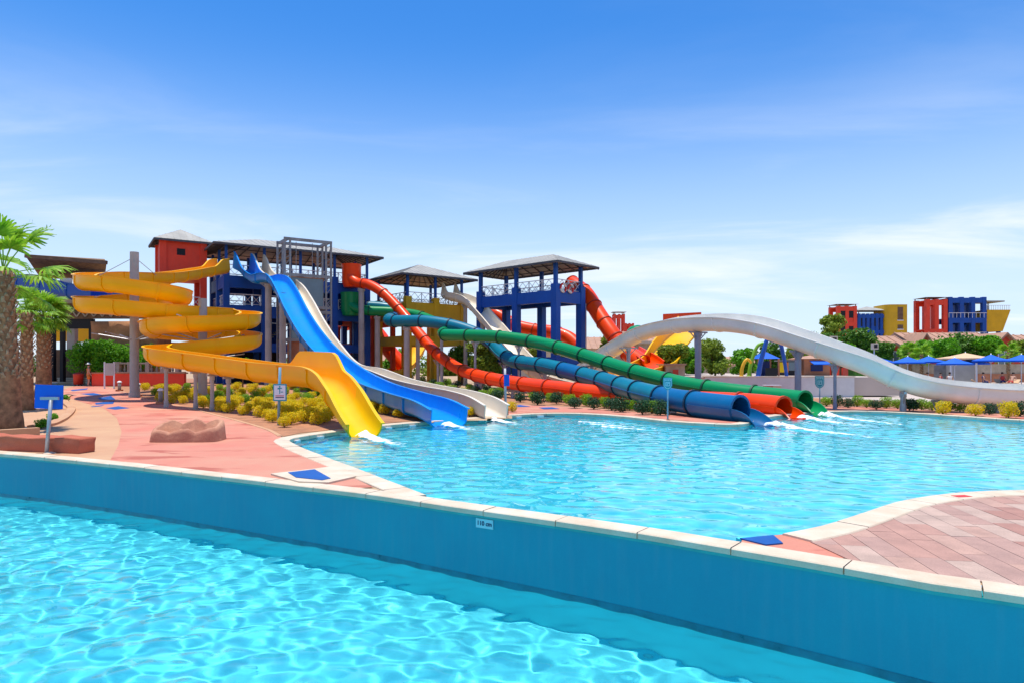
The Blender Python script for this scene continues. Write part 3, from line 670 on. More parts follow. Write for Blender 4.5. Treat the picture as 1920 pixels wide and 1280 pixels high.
# ---- cream slide from the yellow tower
CR = [(838, 553, 71), (850, 557, 70), (866, 560, 68.5), (886, 570, 67), (912, 598, 64), (940, 631, 61), (966, 662, 58), (995, 690, 55), (1035, 712, 52), (1085, 727, 49), (1140, 738, 46.5)]
open_slide('cream_slide', 'cream open slide arching over from the yellow tower behind the green tube', CR, .75, .95, 3.0, 'slide_white', heights=lambda t: (.95 + .8 * (1 - ss(0, .05, t)),) * 2)
for px in (872, 905): support('cream_slide', px, .2, 'concrete', .5)
# ---- big white bridge slide on the right
WB_ = [(1040, 720, 54), (1080, 703, 52.8), (1118, 679, 51), (1150, 657, 49), (1200, 629, 46.4), (1250, 615, 44), (1310, 609, 41.6), (1370, 610, 39.4), (1430, 620, 37.2), (1500, 643, 35.4), (1560, 664, 34.2), (1620, 685, 33.3), (1690, 716, 32.6), (1760, 734, 32.1), (1840, 743, 31.8), (1930, 747, 31.6), (2050, 748, 31.5), (2250, 748, 31.5)]
open_slide('bridge_slide', 'big white open slide rising in a high arch over the deck at right', WB_, .64, .82, 3.3, 'slide_bone', b=.45, heights=lambda t: (1.08, .82))
rb = SLIDES['bridge_slide'][0]
for px, r, m in [(1310, .2, 'purple_gray'), (1495, .17, 'purple_gray'), (1562, .08, 'purple_gray'), (1693, .12, 'galv'), (1762, .06, 'galv'), (1868, .1, 'galv'), (1180, .14, 'galv')]: support('bridge_slide', px, r, m, .75)
# ---- orange tubes of the right blue tower
O2 = [(1072, 531, 66), (1086, 540, 65), (1102, 555, 64), (1122, 588, 62.5), (1145, 622, 61), (1165, 648, 60), (1182, 664, 59), (1205, 680, 57.5)]
tube_slide('tube_slide', 'steep orange tube slide on the right side of the right blue tower', O2, .72, 2.3, lambda j, k: 'slide_orange', 'ring_red')
O3 = [(880, 566, 80), (905, 580, 80), (935, 592, 79), (965, 610, 78), (1000, 619, 77), (1035, 623, 76), (1065, 633, 75), (1085, 650, 74)]
tube_slide('tube_slide', 'orange tube slide seen between the legs of the right blue tower', O3, .75, 3.2, lambda j, k: 'slide_orange', 'ring_red')
O4 = [(560, 596, 82), (610, 600, 81), (650, 606, 80), (690, 611, 79), (712, 630, 78), (728, 655, 77), (760, 690, 76)]
tube_slide('tube_slide', 'red tube slide seen through the legs of the main tower', O4, .8, 3.4, lambda j, k: 'slide_orange', 'ring_red')
open_slide('family_slide', 'wide golden open slide under the white arch with flared mouth', [(1300, 612, 66), (1278, 628, 63), (1256, 652, 60), (1240, 676, 57), (1222, 686, 54.5), (1196, 694, 51.5), (1170, 702, 49)], 1.35, 1.1, 3.5, 'slide_yellow', heights=lambda t: (.7, 1.6 - .9 * t))
open_slide('side_slide', 'short orange open slide beside the golden wide slide', [(1182, 656, 62), (1196, 664, 60), (1212, 673, 57.5), (1226, 684, 55)], .8, .7, 3.0, 'slide_orange')
open_slide('yellow_slide', 'low yellow open slide behind the yellow tower legs', [(790, 640, 82), (778, 665, 79), (760, 690, 76), (735, 700, 73), (712, 704, 71)], .9, .9, 3.0, 'slide_yellow')
open_slide('blue_slide', 'blue open slide trough on the brown building at far left', [(15, 525, 60), (45, 530, 59), (72, 534, 58), (105, 543, 57), (150, 549, 56), (190, 552, 55)], .9, 1.3, 3.0, 'blue_wall')

# ================================================================== slide towers
def railing(parent, a, b, z, h=1.0, m='rail_white', x=True):
    a = Vector((a[0], a[1], z)); b = Vector((b[0], b[1], z)); d = b - a; n = max(1, round(d.length / 1.5)); mb = MB(); up = Vector((0, 0, h))
    mb.beam(a + up, b + up, .07); mb.beam(a + up * .12, b + up * .12, .05)
    for i in range(n + 1):
        p = a + d * i / n; mb.beam(p, p + up, .07)
        if i < n and x:
            q = a + d * (i + 1) / n
            for k in range(2):
                e = p.lerp(q, k / 2); f_ = p.lerp(q, (k + 1) / 2)
                mb.beam(e + up * .14, f_ + up * .96, .035); mb.beam(e + up * .96, f_ + up * .14, .035)
    return mb.build('railing', m, parent, local=True)
def hiproof(parent, x0, x1, y0, y1, ze, rise, m='roof_metal'):
    root = parent; lx, ly = x1 - x0, y1 - y0; cx, cy = (x0 + x1) / 2, (y0 + y1) / 2
    if lx >= ly: r0, r1 = Vector((x0 + ly / 2, cy, ze + rise)), Vector((x1 - ly / 2, cy, ze + rise))
    else: r0, r1 = Vector((cx, y0 + lx / 2, ze + rise)), Vector((cx, y1 - lx / 2, ze + rise))
    c = [Vector((x0, y0, ze)), Vector((x1, y0, ze)), Vector((x1, y1, ze)), Vector((x0, y1, ze))]
    if lx >= ly: faces = [(c[0], c[1], r1, r0), (c[1], c[2], r1, r1), (c[2], c[3], r0, r1), (c[3], c[0], r0, r0)]
    else: faces = [(c[0], c[1], r0, r0), (c[1], c[2], r1, r0), (c[2], c[3], r1, r1), (c[3], c[0], r0, r1)]
    rf = MB().lathe([(.05, 0), (.05, .1)], (cx, cy, ze + rise - .05), 6).build('roof', m, root, local=True)
    for a, b, d, e in faces:
        nm = (b - a).cross(e - a if (e - a).length > .01 else d - a).normalized(); mb = MB(); t = nm * .06
        if (d - e).length < .01: mb.add([a, b, d, a + t, b + t, d + t], [(2, 1, 0), (3, 4, 5), (0, 1, 4, 3), (1, 2, 5, 4), (2, 0, 3, 5)])
        else: mb.add([a, b, d, e, a + t, b + t, d + t, e + t], [(3, 2, 1, 0), (4, 5, 6, 7), (0, 1, 5, 4), (1, 2, 6, 5), (2, 3, 7, 6), (3, 0, 4, 7)])
        nr = max(3, round((b - a).length / .55)); top = (d + e) / 2
        for k in range(1, nr):                                   # standing ribs of the sheet metal
            p = a.lerp(b, k / nr); dirv = (top - (a + b) / 2); s = k / nr; Lr = (d - e).length / (b - a).length
            lo = (1 - Lr) / 2; f_ = 1.0 if lo < 1e-3 or lo <= s <= 1 - lo else (s / lo if s < lo else (1 - s) / lo)
            if f_ > .06: mb.beam(p + t, p + dirv * f_ * .98 + t, .05, .04)
        mb.build('roof_panel', m, rf, local=True)
    mb = MB()
    for a, b in ((c[0], c[1]), (c[1], c[2]), (c[2], c[3]), (c[3], c[0])):
        mb.beam(a - Vector((0, 0, .06)), b - Vector((0, 0, .06)), .1, .16)
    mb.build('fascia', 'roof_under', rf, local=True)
    mb = MB(); dn = Vector((0, 0, .12))
    for a, r in ((c[0], r0), (c[3], r0 if lx >= ly else r1), (c[1], r1 if lx >= ly else r0), (c[2], r1)): mb.beam(a - dn, r - dn, .12, .16)
    for k in range(1, 9):
        for a, b in ((c[0], c[1]), (c[3], c[2]), (c[0], c[3]), (c[1], c[2])):
            p = a.lerp(b, k / 9); q = r0.lerp(r1, min(1, max(0, (p - r0).dot(r1 - r0) / max(.01, (r1 - r0).length_squared)))) if (r1 - r0).length > .05 else r0
            mb.beam(p - dn, p.lerp(q, .96) - dn, .06, .1)
    for s in (.3, .6):
        for a, b, ra, rb2 in ((c[0], c[1], r0, r1 if lx >= ly else r0), (c[1], c[2], r1 if lx >= ly else r0, r1), (c[2], c[3], r1, r0 if lx >= ly else r1), (c[3], c[0], r0 if lx >= ly else r1, r0)):
            mb.beam(a.lerp(ra, s) - dn * 2, b.lerp(rb2, s) - dn * 2, .06, .08)
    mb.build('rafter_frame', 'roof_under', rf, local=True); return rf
def tower(name, label, A, ang, Ls, Wt, cols, levels, roof, m, cw=.5, zb=0., postm=None, over=1.2, ps=.22):
    t = thing(name, label, 'tower', (A[0], A[1], 0), math.radians(ang)); ztop = max(l[0] for l in levels)
    for (s, q) in cols:
        MB().box(s - cw / 2, s + cw / 2, q - cw / 2, q + cw / 2, zb - .1, ztop + .55).build('column', m, t, local=True)
        if roof: MB().box(s - ps / 2, s + ps / 2, q - ps / 2, q + ps / 2, ztop + .55, roof[0] + .05).build('roof_post', postm or m, t, local=True)
    for (z, h, mm, rail, slab) in levels:
        d = cw / 2 - .06; mb = MB()
        mb.box(-d, Ls + d, -d, d - .02, z - h, z); mb.box(-d, Ls + d, Wt - d + .02, Wt + d, z - h, z)
        mb.box(-d, d - .02, d, Wt - d, z - h, z); mb.box(Ls - d + .02, Ls + d, d, Wt - d, z - h, z)
        be = mb.build('beam', mm, t, local=True)
        if slab: MB().box(d, Ls - d, d, Wt - d, z - .28, z - .06).build('deck', mm, t, local=True)
        if rail:
            for (a, b) in (((0, 0), (Ls, 0)), ((0, Wt), (Ls, Wt)), ((0, 0), (0, Wt)), ((Ls, 0), (Ls, Wt))): railing(t, a, b, z)
    if roof: hiproof(t, -over, Ls + over, -over, Wt + over, roof[0], roof[1])
    return t
def onray(A, ang, px):                         # how far along a wall a pixel column lies
    c, s = math.cos(math.radians(ang)), math.sin(math.radians(ang)); k = (px - 960) / FPX
    return (k * A[1] - A[0]) / (c - k * s)
# red lookout tower
A = P(305, 0, 62); t = thing('lookout_tower', 'red square lookout tower with pyramid roof and small dark window', 'tower', (A.x, A.y, 0), math.radians(33))
for s in (0, 3.4):
    for q in (0, 3.4): MB().box(s - .28, s + .28, q - .28, q + .28, .4, 13.6).build('column', 'red_wall', t, local=True)
for a in range(4):
    w_ = [(.28, 3.12, -.12, .12), (.28, 3.12, 3.28, 3.52), (-.12, .12, .28, 3.12), (3.28, 3.52, .28, 3.12)][a]
    wl = MB().box(*w_, 10.9, 13.58).build('wall', 'red_wall', t, local=True)
    if a == 0:
        MB().box(1.15, 1.85, -.16, -.1, 12.35, 12.95).build('window', 'dark', wl, local=True)
        MB().box(1.05, 1.95, -.145, -.115, 12.27, 13.03).build('window_frame', 'red_wall', wl, local=True)
    e = [(.28, 3.12, -.2, .2), (.28, 3.12, 3.2, 3.6), (-.2, .2, .28, 3.12), (3.2, 3.6, .28, 3.12)][a]
    for z0 in (10.55, 7.2, 4.0): MB().box(*e, z0 - .35, z0 + .36).build('beam', 'red_wall', t, local=True)
MB().box(.2, 3.2, .2, 3.2, 10.2, 10.4).build('deck', 'red_wall', t, local=True); MB().box(.2, 3.2, .2, 3.2, 7.0, 7.2).build('deck', 'red_wall', t, local=True)
railing(t, (.3, -.1), (3.1, -.1), 7.56); hiproof(t, -.75, 4.15, -.75, 4.15, 13.62, 1.35)
# main blue tower
A = P(424, 0, 61.5); Lm = onray(A, 33, 688)
cols = [(Lm * k / 4, q) for k in range(5) for q in (0, 3.4, 6.8)]
t = tower('slide_tower', 'long blue slide tower with grey hip roof, left of centre', A, 33, Lm, 6.8, cols, [(4.3, .8, 'blue_wall', False, True), (7.7, 1.1, 'blue_wall', True, True), (10.35, 1.1, 'blue_wall', True, True)], (13.05, 1.35), 'blue_wall', .52, over=1.25)
MB().box(.3, Lm * .5, 6.3, 6.5, 4.3, 6.55).build('wall', 'blue_wall', t, local=True)
MB().box(Lm * .75, Lm - .3, 3.2, 3.36, 7.7, 9.2).build('wall', 'blue_wall', t, local=True)
MB().box(.3, Lm * .45, 3.5, 3.66, .2, 3.5).build('wall', 'dark', t, local=True)  # near-black sheet paints the shaded interior under the tower
mb = MB()
for k in range(14): mb.box(Lm * .30 + k * .3, Lm * .30 + k * .3 + .3, 4.2, 5.6, 4.3 + k * .24, 4.4 + k * .24)
mb.build('stairs', 'concrete', t, local=True)
# red and yellow legs behind, part of the lower bracing
A = P(660, 0, 72); t = tower('red_scaffold', 'dark red concrete frame between the blue and yellow towers', A, 33, 4.6, 4.5, [(s, q) for s in (0, 2.3, 4.6) for q in (0, 4.5)], [(4.6, .7, 'house_red', False, False), (7.2, .7, 'house_red', False, True)], None, 'house_red', .45)
# steel lift tower
A = P(539, 0, 57.5); Lz = onray(A, 33, 616); t = thing('lift_tower', 'grey steel lift frame standing in front of the main tower', 'tower', (A.x, A.y, 0), math.radians(33))
ZT = 12.9
for s in (0, Lz):
    for q in (0, 2.4):
        for d in (-.22, .22): MB().box(s + d - .07, s + d + .07, q - .09, q + .09, 0, ZT).build('post', 'steel_gray', t, local=True)
        mb = MB()
        for k in range(22): mb.beam((s - .2, q, .4 + k * .57), (s + .2, q, .68 + k * .57 if k % 2 else .95 + k * .57), .05)
        mb.build('lacing', 'steel_gray', t, local=True)
for z in (ZT, 9.9, 7.2, 6.8, 4.4):
    mb = MB().box(-.3, Lz + .3, -.08, .08, z - .12, z + .12).box(-.3, Lz + .3, 2.32, 2.48, z - .12, z + .12).box(-.08, .08, .1, 2.3, z - .12, z + .12).box(Lz - .08, Lz + .08, .1, 2.3, z - .12, z + .12); mb.build('ring_beam', 'steel_gray', t, local=True)
MB().box(.4, Lz - .4, .25, .3, 4.5, 6.7).build('glass_pane', 'glass', t, local=True); MB().box(.4, Lz - .4, .25, .3, 7.3, 9.7).build('glass_pane', 'glass', t, local=True)
MB().box(.3, Lz - .3, .3, 2.1, 9.55, 9.8).build('platform', 'terracotta', t, local=True); MB().box(.5, Lz - .5, .4, 2.0, 2.2, 4.3).build('machine_box', 'terracotta', t, local=True)
mb = MB()
for s in (Lz * .3, Lz * .7): mb.tube((s, 1.2, 4), (s, 1.2, ZT), .03, n=6)
mb.build('cable', 'steel_gray', t, local=True)
# yellow tower
A = Vector((-10.3, 67.3, 0))
t = tower('yellow_tower', 'mustard yellow slide tower with grey pyramid roof in the middle', A, 38, 6.4, 6.2, [(s, q) for s in (0, 3.2, 6.4) for q in (0, 6.2)], [(5.2, .9, 'yellow_wall', False, False), (8.5, 1.7, 'yellow_wall', True, True)], (11.15, 1.6), 'yellow_wall', .62, postm='blue_wall')
# right blue tower
A = Vector((3.84, 60, 0))
t = tower('blue_tower', 'right blue slide tower on tall legs with grey hip roof', A, 47, 3.6, 9.4, [(s, q) for s in (0, 3.6) for q in (0, 4.7, 9.4)], [(3.0, .7, 'blue_wall', False, False), (8.85, 1.05, 'blue_wall', True, True)], (11.2, 1.15), 'blue_wall', .62, ps=.3)
p = P(1091, 0, 63); o = column(t, 0, 0, 0, 0.1) if False else None
pc = thing('concrete_post', 'thick grey concrete post beside the right blue tower', 'post', (p.x, p.y, 0)); MB().tube((0, 0, -.05), (0, 0, 7.9), .45, .43, 18).build('shaft', 'concrete', pc, True, local=True); MB().tube((0, 0, -.05), (0, 0, .5), .56, .54, 18).build('foot', 'concrete', pc, local=True)
# ================================================================== plants
def leaves(n, blobs, size, seed, fill=.35, asp=.55):
    """many small leaf faces spread through a set of overlapping blobs (x, y, z, rx, ry, rz)"""
    r = np.random.default_rng(seed); B = np.array(blobs, float); wts = B[:, 3] * B[:, 4] + B[:, 3] * B[:, 5]; k = r.choice(len(B), n, p=wts / wts.sum())
    d = r.normal(size=(n, 3)); d /= np.linalg.norm(d, axis=1)[:, None]
    rad = np.where(r.random(n) < fill, r.random(n) ** .5, r.normal(.97, .07, n)); c = B[k, :3] + d * rad[:, None] * B[k, 3:]
    nn = d * .8 + r.normal(size=(n, 3)) * .6 + np.array([0, 0, .35]); nn /= np.linalg.norm(nn, axis=1)[:, None]
    a = np.cross(nn, r.normal(size=(n, 3))); a /= np.linalg.norm(a, axis=1)[:, None]; b = np.cross(nn, a)
    s = size * r.uniform(.6, 1.3, n)[:, None]; bend = nn * s * .25
    v = np.stack([c - a * s, c + b * s * asp + bend, c + a * s, c - b * s * asp + bend], 1).reshape(-1, 3)
    mb = MB(); mb.v = v.tolist(); mb.f = [(4 * i, 4 * i + 1, 4 * i + 2, 4 * i + 3) for i in range(n)]; return mb
def rblobs(seed, n, R, H, z0, br=(.3, .5)):
    r = random.Random(seed); out = []
    for i in range(n):
        a = r.uniform(0, 6.283); q = R * r.random() ** .5 * .75; z = z0 + H * r.uniform(.12, .88); k = 1 - abs((z - z0) / H - .45) * .7
        s = r.uniform(*br) * R; out.append((q * math.cos(a) * k, q * math.sin(a) * k, z, s, s, s * .8))
    return out
def bush_proto(name, m, seed, n=330, R=.40, flat_=.85, size=.062):
    t = bpy.data.objects.new(name, None)
    bl = [(0, 0, R * flat_ * .95, R * .8, R * .8, R * flat_ * .8)] + [(R * .45 * math.cos(a), R * .45 * math.sin(a), R * flat_ * (1 + .35 * math.sin(a * 3 + seed)), R * .5, R * .5, R * .45) for a in [k * 1.05 + seed for k in range(6)]]
    f = leaves(n, bl, size, seed, .25); me = bpy.data.meshes.new('foliage'); me.from_pydata(f.v, [], f.f); me.materials.append(M(m))
    st = MB(); r = random.Random(seed)
    for k in range(4): st.tube((0, 0, -.03), (r.uniform(-.15, .15), r.uniform(-.15, .15), R * flat_ * .9), .018, .01, 6)
    ms = bpy.data.meshes.new('stem'); ms.from_pydata(st.v, [], st.f); ms.materials.append(M('bark'))
    return me, ms
BP = {}
for key, m, n, R, sz in (('y', 'leaf_yellow', 900, .42, .042), ('l', 'leaf_lime', 900, .42, .042), ('d', 'leaf_dark', 950, .44, .042), ('g', 'leaf_green', 500, .42, .07)):
    BP[key] = [bush_proto('b', m, sdd, n, R, .85, sz) for sdd in (1, 2, 3)]
def bush(x, y, s, key, name, label, group):
    t = thing(name, label, 'shrub', (x, y, zt(x, y) + .012), rnd.uniform(0, 6.3), group); t.scale = (s * rnd.uniform(.92, 1.1), s * rnd.uniform(.92, 1.1), s * rnd.uniform(.88, 1.1))
    for me, nm in zip(rnd.choice(BP[key]), ('foliage', 'stem')):
        o = bpy.data.objects.new(nm, me); COL.objects.link(o); o.parent = t
    return t
YF = 'golden shrub in the front row along the path kerb'
YL = 'round clipped golden yellow shrub in the left planting bed'; YG = 'golden shrubs in the left bed'
front = [(322, 756), (343, 757), (381, 765), (398, 766), (427, 774), (456, 778), (486, 782), (512, 792), (533, 801), (525, 780), (552, 770), (567, 780), (583, 788), (595, 796), (569, 758), (505, 757), (545, 756), (470, 768), (440, 762), (412, 757), (362, 750), (300, 752), (610, 783), (560, 762)]
spots = [GT(*p) for p in front]
for p in spots: bush(p.x, p.y, rnd.uniform(.62, .80), 'y', 'golden_shrub', YF, 'golden shrubs along the kerb')
BED = [GT(*p) for p in [(225, 727), (300, 747), (360, 757), (450, 780), (540, 800), (640, 795), (700, 787), (680, 730), (500, 712), (300, 711), (225, 717)]]
y = 22.5; k = 0
while y < 50:
    x = -26 + (k % 2) * .55
    while x < -4.5:
        q = (x + rnd.uniform(-.25, .25), y + rnd.uniform(-.25, .25))
        sp_ok = all((q[0] - s.x) ** 2 + (q[1] - s.y) ** 2 > .42 for s in spots)
        px = pxof(q)
        if sp_ok and bool(inside(BED, q[0], q[1])) and rnd.random() < .9 and not (px > 615 and q[1] < 25) and len(spots) < 270:
            bush(*q, rnd.uniform(.62, .88), 'y' if q[1] < 36 or rnd.random() < .7 else 'l', 'golden_shrub', YL, YG); spots.append(Vector((q[0], q[1], 0)))
        x += .82 + max(0, (q[1] - 26) * .02)
    y += .82 + max(0, (y - 26) * .035); k += 1
def row(pxs, key, name, label, group, s):
    for p in pxs: g = G(*p); bush(g.x, g.y, s * rnd.uniform(.9, 1.12), key, name, label, group)
row([(690, 764), (706, 772), (722, 778), (735, 770), (722, 762), (748, 783), (960, 772), (880, 781)], 'y', 'golden_shrub', 'small golden shrub in the strip beside the racing slides', 'golden shrubs by the racing slides', .7)
row([(703, 727), (720, 729), (745, 731), (765, 733), (782, 734), (803, 737), (824, 739), (846, 742), (868, 745), (905, 747), (925, 750), (1000, 751), (1033, 754), (1068, 759), (1100, 761), (1133, 765), (1180, 769), (1222, 775), (733, 723), (792, 727), (838, 731), (880, 736), (940, 742)], 'l', 'lime_shrub', 'round lime green shrub in the bed under the tube slides', 'lime shrubs under the tubes', .95)
row([(755, 727), (812, 731), (857, 735), (892, 741), (932, 752), (975, 754), (1008, 759), (1044, 757), (1078, 765), (1113, 767), (1147, 769), (1163, 772), (1205, 777), (690, 722), (770, 724), (912, 738), (1238, 778)], 'd', 'dark_shrub', 'round dark green shrub in the bed under the tube slides', 'dark shrubs under the tubes', 1.0)
row([(1550, 761), (1607, 762), (1625, 764), (1662, 765), (1683, 766), (1728, 768), (1748, 769), (1800, 772)], 'l', 'lime_shrub', 'yellow green shrub in the strip below the white arch slide', 'lime shrubs below the white slide', .78)
row([(1570, 763), (1643, 767), (1705, 769), (1712, 770), (1780, 770), (1855, 777), (1912, 780), (1590, 764)], 'd', 'dark_shrub', 'dark green shrub in the strip below the white arch slide', 'dark shrubs below the white slide', .8)
row([(1768, 776), (1829, 779), (1891, 783), (1960, 786)], 'y', 'golden_shrub', 'bright golden shrub at the right pool edge', 'golden shrubs at the right pool edge', .92)

def tree(px, ytop, ybot, Y, hw, m, label, group=None, seed=1, n=2600, size=.2, name='tree', z0=None, gaps=.42):
    b = P(px, 0, Y); zb = zt(b.x, b.y) if z0 is None else z0; zt_ = P(px, ytop, Y).z; zc = P(px, ybot, Y).z; R = hw * Y / FPX
    t = thing(name, label, 'tree', (b.x, b.y, zb), 0, group); H = zt_ - zc; r = random.Random(seed)
    bl = [(x, y_, z - zb, s, s2, s3) for x, y_, z, s, s2, s3 in rblobs(seed, 26, R, H, zc, (.2, gaps))]
    leaves(n, bl, size, seed, .45).build('crown', m, t, local=True)
    mb = MB(); hc = max(.3, zc - zb + H * .25); mb.tube((0, 0, -.05), (R * .04, 0, hc), max(.07, R * .07), max(.04, R * .045), 8)
    for k in range(9):
        q = bl[k * 2 % len(bl)]; mb.tube((R * .03, 0, hc * r.uniform(.6, .98)), q[:3], max(.03, R * .03), .015, 6)
    mb.build('trunk', 'bark', t, local=True); return t
TREES = [
 (1560, 590, 640, 100, 27, 'leaf_olive', 'greyish loose tree rising left of the far red tower'),
 (1612, 622, 672, 84, 46, 'leaf_tree', 'big dark green tree below the far blue block'),
 (1535, 628, 668, 90, 36, 'leaf_tree', 'dark tree behind the middle of the white arch slide'),
 (1498, 642, 690, 72, 24, 'leaf_olive', 'tree beside the orange stall behind the white slide'),
 (1740, 641, 672, 86, 30, 'leaf_green', 'bright leafy tree between the two red houses'),
 (1795, 630, 668, 86, 48, 'leaf_tree', 'wide dark tree in front of the pale roofed red house'),
 (1852, 630, 668, 84, 30, 'leaf_green', 'fresh green tree left of the right red gable'),
 (1915, 640, 674, 84, 26, 'leaf_olive', 'olive tree at the far right edge'),
 (1690, 640, 660, 98, 18, 'leaf_tree', 'small tree right of the yellow block'),
 (1655, 644, 676, 80, 26, 'leaf_tree', 'low dark tree behind the leftmost parasols'),
 (1770, 640, 672, 80, 30, 'leaf_green', 'fresh green tree above the third parasol'),
 (1705, 646, 672, 90, 24, 'leaf_green', 'green tree right of the small red gable'),
 (1830, 642, 670, 92, 30, 'leaf_tree', 'dark tree behind the fresh green tree at right'),
 (1575, 640, 680, 82, 34, 'leaf_green', 'bright tree under the middle of the white slide'),
 (1300, 655, 700, 72, 34, 'leaf_green', 'bright tree behind the grey slide post'),
 (1262, 640, 698, 58, 34, 'leaf_olive', 'feathery tree in front of the golden slide'),
 (1340, 636, 700, 57, 36, 'leaf_olive', 'feathery light green tree right of the grey slide post'),
 (1392, 652, 700, 66, 30, 'leaf_green', 'leafy tree left of the playground arches'),
 (1440, 640, 695, 74, 36, 'leaf_tree', 'round tree behind the playground arches'),
 (1142, 622, 662, 70, 22, 'leaf_olive', 'slender tree left of the white arch slide'),
 (905, 638, 705, 64, 40, 'leaf_olive', 'yellowish tree behind the green tube slide'),
 (866, 640, 700, 70, 30, 'leaf_tree', 'dark tree right of the yellow tower legs'),
 (742, 655, 705, 80, 26, 'leaf_green', 'tree seen between the yellow tower legs'),
 (690, 652, 705, 84, 26, 'leaf_green', 'tree seen through the red frame legs'),
 (640, 668, 706, 66, 20, 'leaf_green', 'low tree behind the foot of the blue racing slide'),
 (455, 668, 706, 50, 18, 'leaf_green', 'low tree behind the lowest yellow loop'),
 (1060, 655, 690, 88, 26, 'leaf_tree', 'dark tree behind the blue tube bend'),
 (1010, 650, 690, 92, 22, 'leaf_olive', 'olive tree behind the legs of the right blue tower'),
]
for i, a in enumerate(TREES): tree(*a, group='garden trees', seed=20 + i, n=3600 if a[4] > 28 else 2400, size=.0026 * a[3])
def hedge(px0, px1, y0, y1, Y, label, m='leaf_green', n=5200, seed=5):
    a, b = P(px0, y0, Y), P(px1, y1, Y); r = random.Random(seed); bl = []
    for k in range(46): 
        z = r.uniform(b.z, a.z - .4); bl.append((r.uniform(a.x, b.x), Y + r.uniform(-.8, .8), z, .55, .55, .5))
    c = ((a.x + b.x) / 2, Y, b.z); t = thing('hedge', label, 'hedge', (c[0], c[1], zt(c[0], Y)))
    leaves(n, bl, .11, seed, .3).build('foliage', m, t)
    mb = MB(); [mb.tube((q[0], q[1], zt(q[0], q[1]) - .02), (q[0], q[1], q[2]), .04, .03, 6) for q in bl[::3]]; o = mb.build('stem', 'bark', t); o['kind'] = 'stuff'
hedge(144, 205, 638, 688, 57, 'dense bright green hedge block left of the tall concrete post')
hedge(200, 292, 646, 684, 57.5, 'lower green hedge running behind the tall concrete post', seed=9)

# ---- fan palms
def fan(seed, Lp, Rf, nf=22):
    r = random.Random(seed); mb = MB(); pet = [Vector((Lp * t, 0, .12 * math.sin(t * 2) - .10 * t * t)) for t in (0, .35, .7, 1)]
    for a, b in zip(pet, pet[1:]): mb.beam(a, b, .035, .025)
    h = pet[-1]
    for k in range(nf):
        a = math.radians(-105 + 210 * k / (nf - 1)) + r.uniform(-.05, .05); ln = Rf * r.uniform(.82, 1.05) * (1 - .18 * abs(k / (nf - 1) - .5) * 2)
        d = Vector((math.cos(a), math.sin(a), .08)); sd_ = Vector((-d.y, d.x, 0)).normalized(); pts = []
        for t in (0, .4, .7, .88, 1.0):
            droop = -(.75 * Rf) * max(0, t - .42) ** 1.7 * r.uniform(.8, 1.5)
            pts.append((h + d * ln * (t - .12 * max(0, t - .6)) + Vector((0, 0, droop)), .055 * (1 - abs(t - .4)) * (0.25 if t in (0, 1.0) else 1)))
        vs = []
        for p, w_ in pts: vs += [p - sd_ * w_, p + sd_ * w_ + Vector((0, 0, .012))]
        mb.add(vs, [(2 * i, 2 * i + 2, 2 * i + 3, 2 * i + 1) for i in range(4)])
    me = bpy.data.meshes.new('frond'); me.from_pydata(mb.v, [], mb.f); me.materials.append(M('leaf_palm')); return me
def palm(base, H, r0, r1, Lp, Rf, label, seed, nfr=22, zlo=-.55, lean=(0, 0)):
    t = thing('fan_palm', label, 'palm tree', base); r = random.Random(seed); mb = MB(); prof = []
    for k in range(15):
        u = k / 14; prof.append(((r0 * (1 + .35 * (1 - u) ** 6) * (1 - u) + r1 * u) * (1 + .03 * math.sin(k * 2.1)), H * u - .05 * (k == 0)))
    mb.lathe(prof, (0, 0, 0), 14); mb.v = [(x + lean[0] * max(0, z / H) ** 1.5, y + lean[1] * max(0, z / H) ** 1.5, z) for x, y, z in mb.v]
    mb.build('trunk', 'palm_trunk', t, True, True); mb = MB(); m = 0
    nb = int(H * 26)
    for k in range(nb):                                    # old leaf bases covering the upper trunk
        u = .32 + .66 * k / nb; a = k * 2.4; rr = r0 * (1 - u) + r1 * u; z = H * u; c = Vector((rr * .96 * math.cos(a) + lean[0] * u ** 1.5, rr * .96 * math.sin(a) + lean[1] * u ** 1.5, z)); o_ = Vector((math.cos(a), math.sin(a), 0)); tg = Vector((-math.sin(a), math.cos(a), 0))
        h = r.uniform(.12, .2); q = r.uniform(.05, .11); w_ = r.uniform(.05, .09)
        mb.add([c - tg * w_, c + tg * w_, c + o_ * q + tg * w_ * .5 + Vector((0, 0, h)), c + o_ * q - tg * w_ * .5 + Vector((0, 0, h)), c + o_ * (q + .03) + Vector((0, 0, h * .75))], [(0, 1, 2, 3), (0, 4, 1), (1, 4, 2), (0, 3, 4)])
    o = mb.build('leaf_bases', 'palm_boot', t, False, True); o['kind'] = 'stuff'
    fr = [fan(seed * 3 + k, Lp, Rf) for k in range(3)]
    for k in range(nfr):
        o = bpy.data.objects.new('frond', fr[k % 3]); COL.objects.link(o); o.parent = t; u = k / nfr
        o.location = (lean[0], lean[1], H - .05 - .35 * u); el = math.radians(72 - 105 * u + r.uniform(-9, 9)); o.rotation_euler = (r.uniform(-.4, .4), -el, k * 2.4 + r.uniform(-.3, .3)); s = r.uniform(.85, 1.1); o.scale = (s, s, s)
    return t
g = G(20, 806); palm((g.x, g.y, 0), 5.35, .30, .27, 1.25, .9, 'tall fan palm with thick trunk at the left edge', 4, 17, lean=(-.25, 0))
g = GT(50, 768); palm((g.x, g.y, g.z), 4.6, .27, .24, .8, .7, 'fan palm with scaly trunk just behind the tall edge palm', 6, 16)
g = GT(82, 742); palm((g.x, g.y, g.z), 5.0, .40, .36, .75, 1.0, 'shorter bushy fan palm right of the left edge palms', 8, 40)
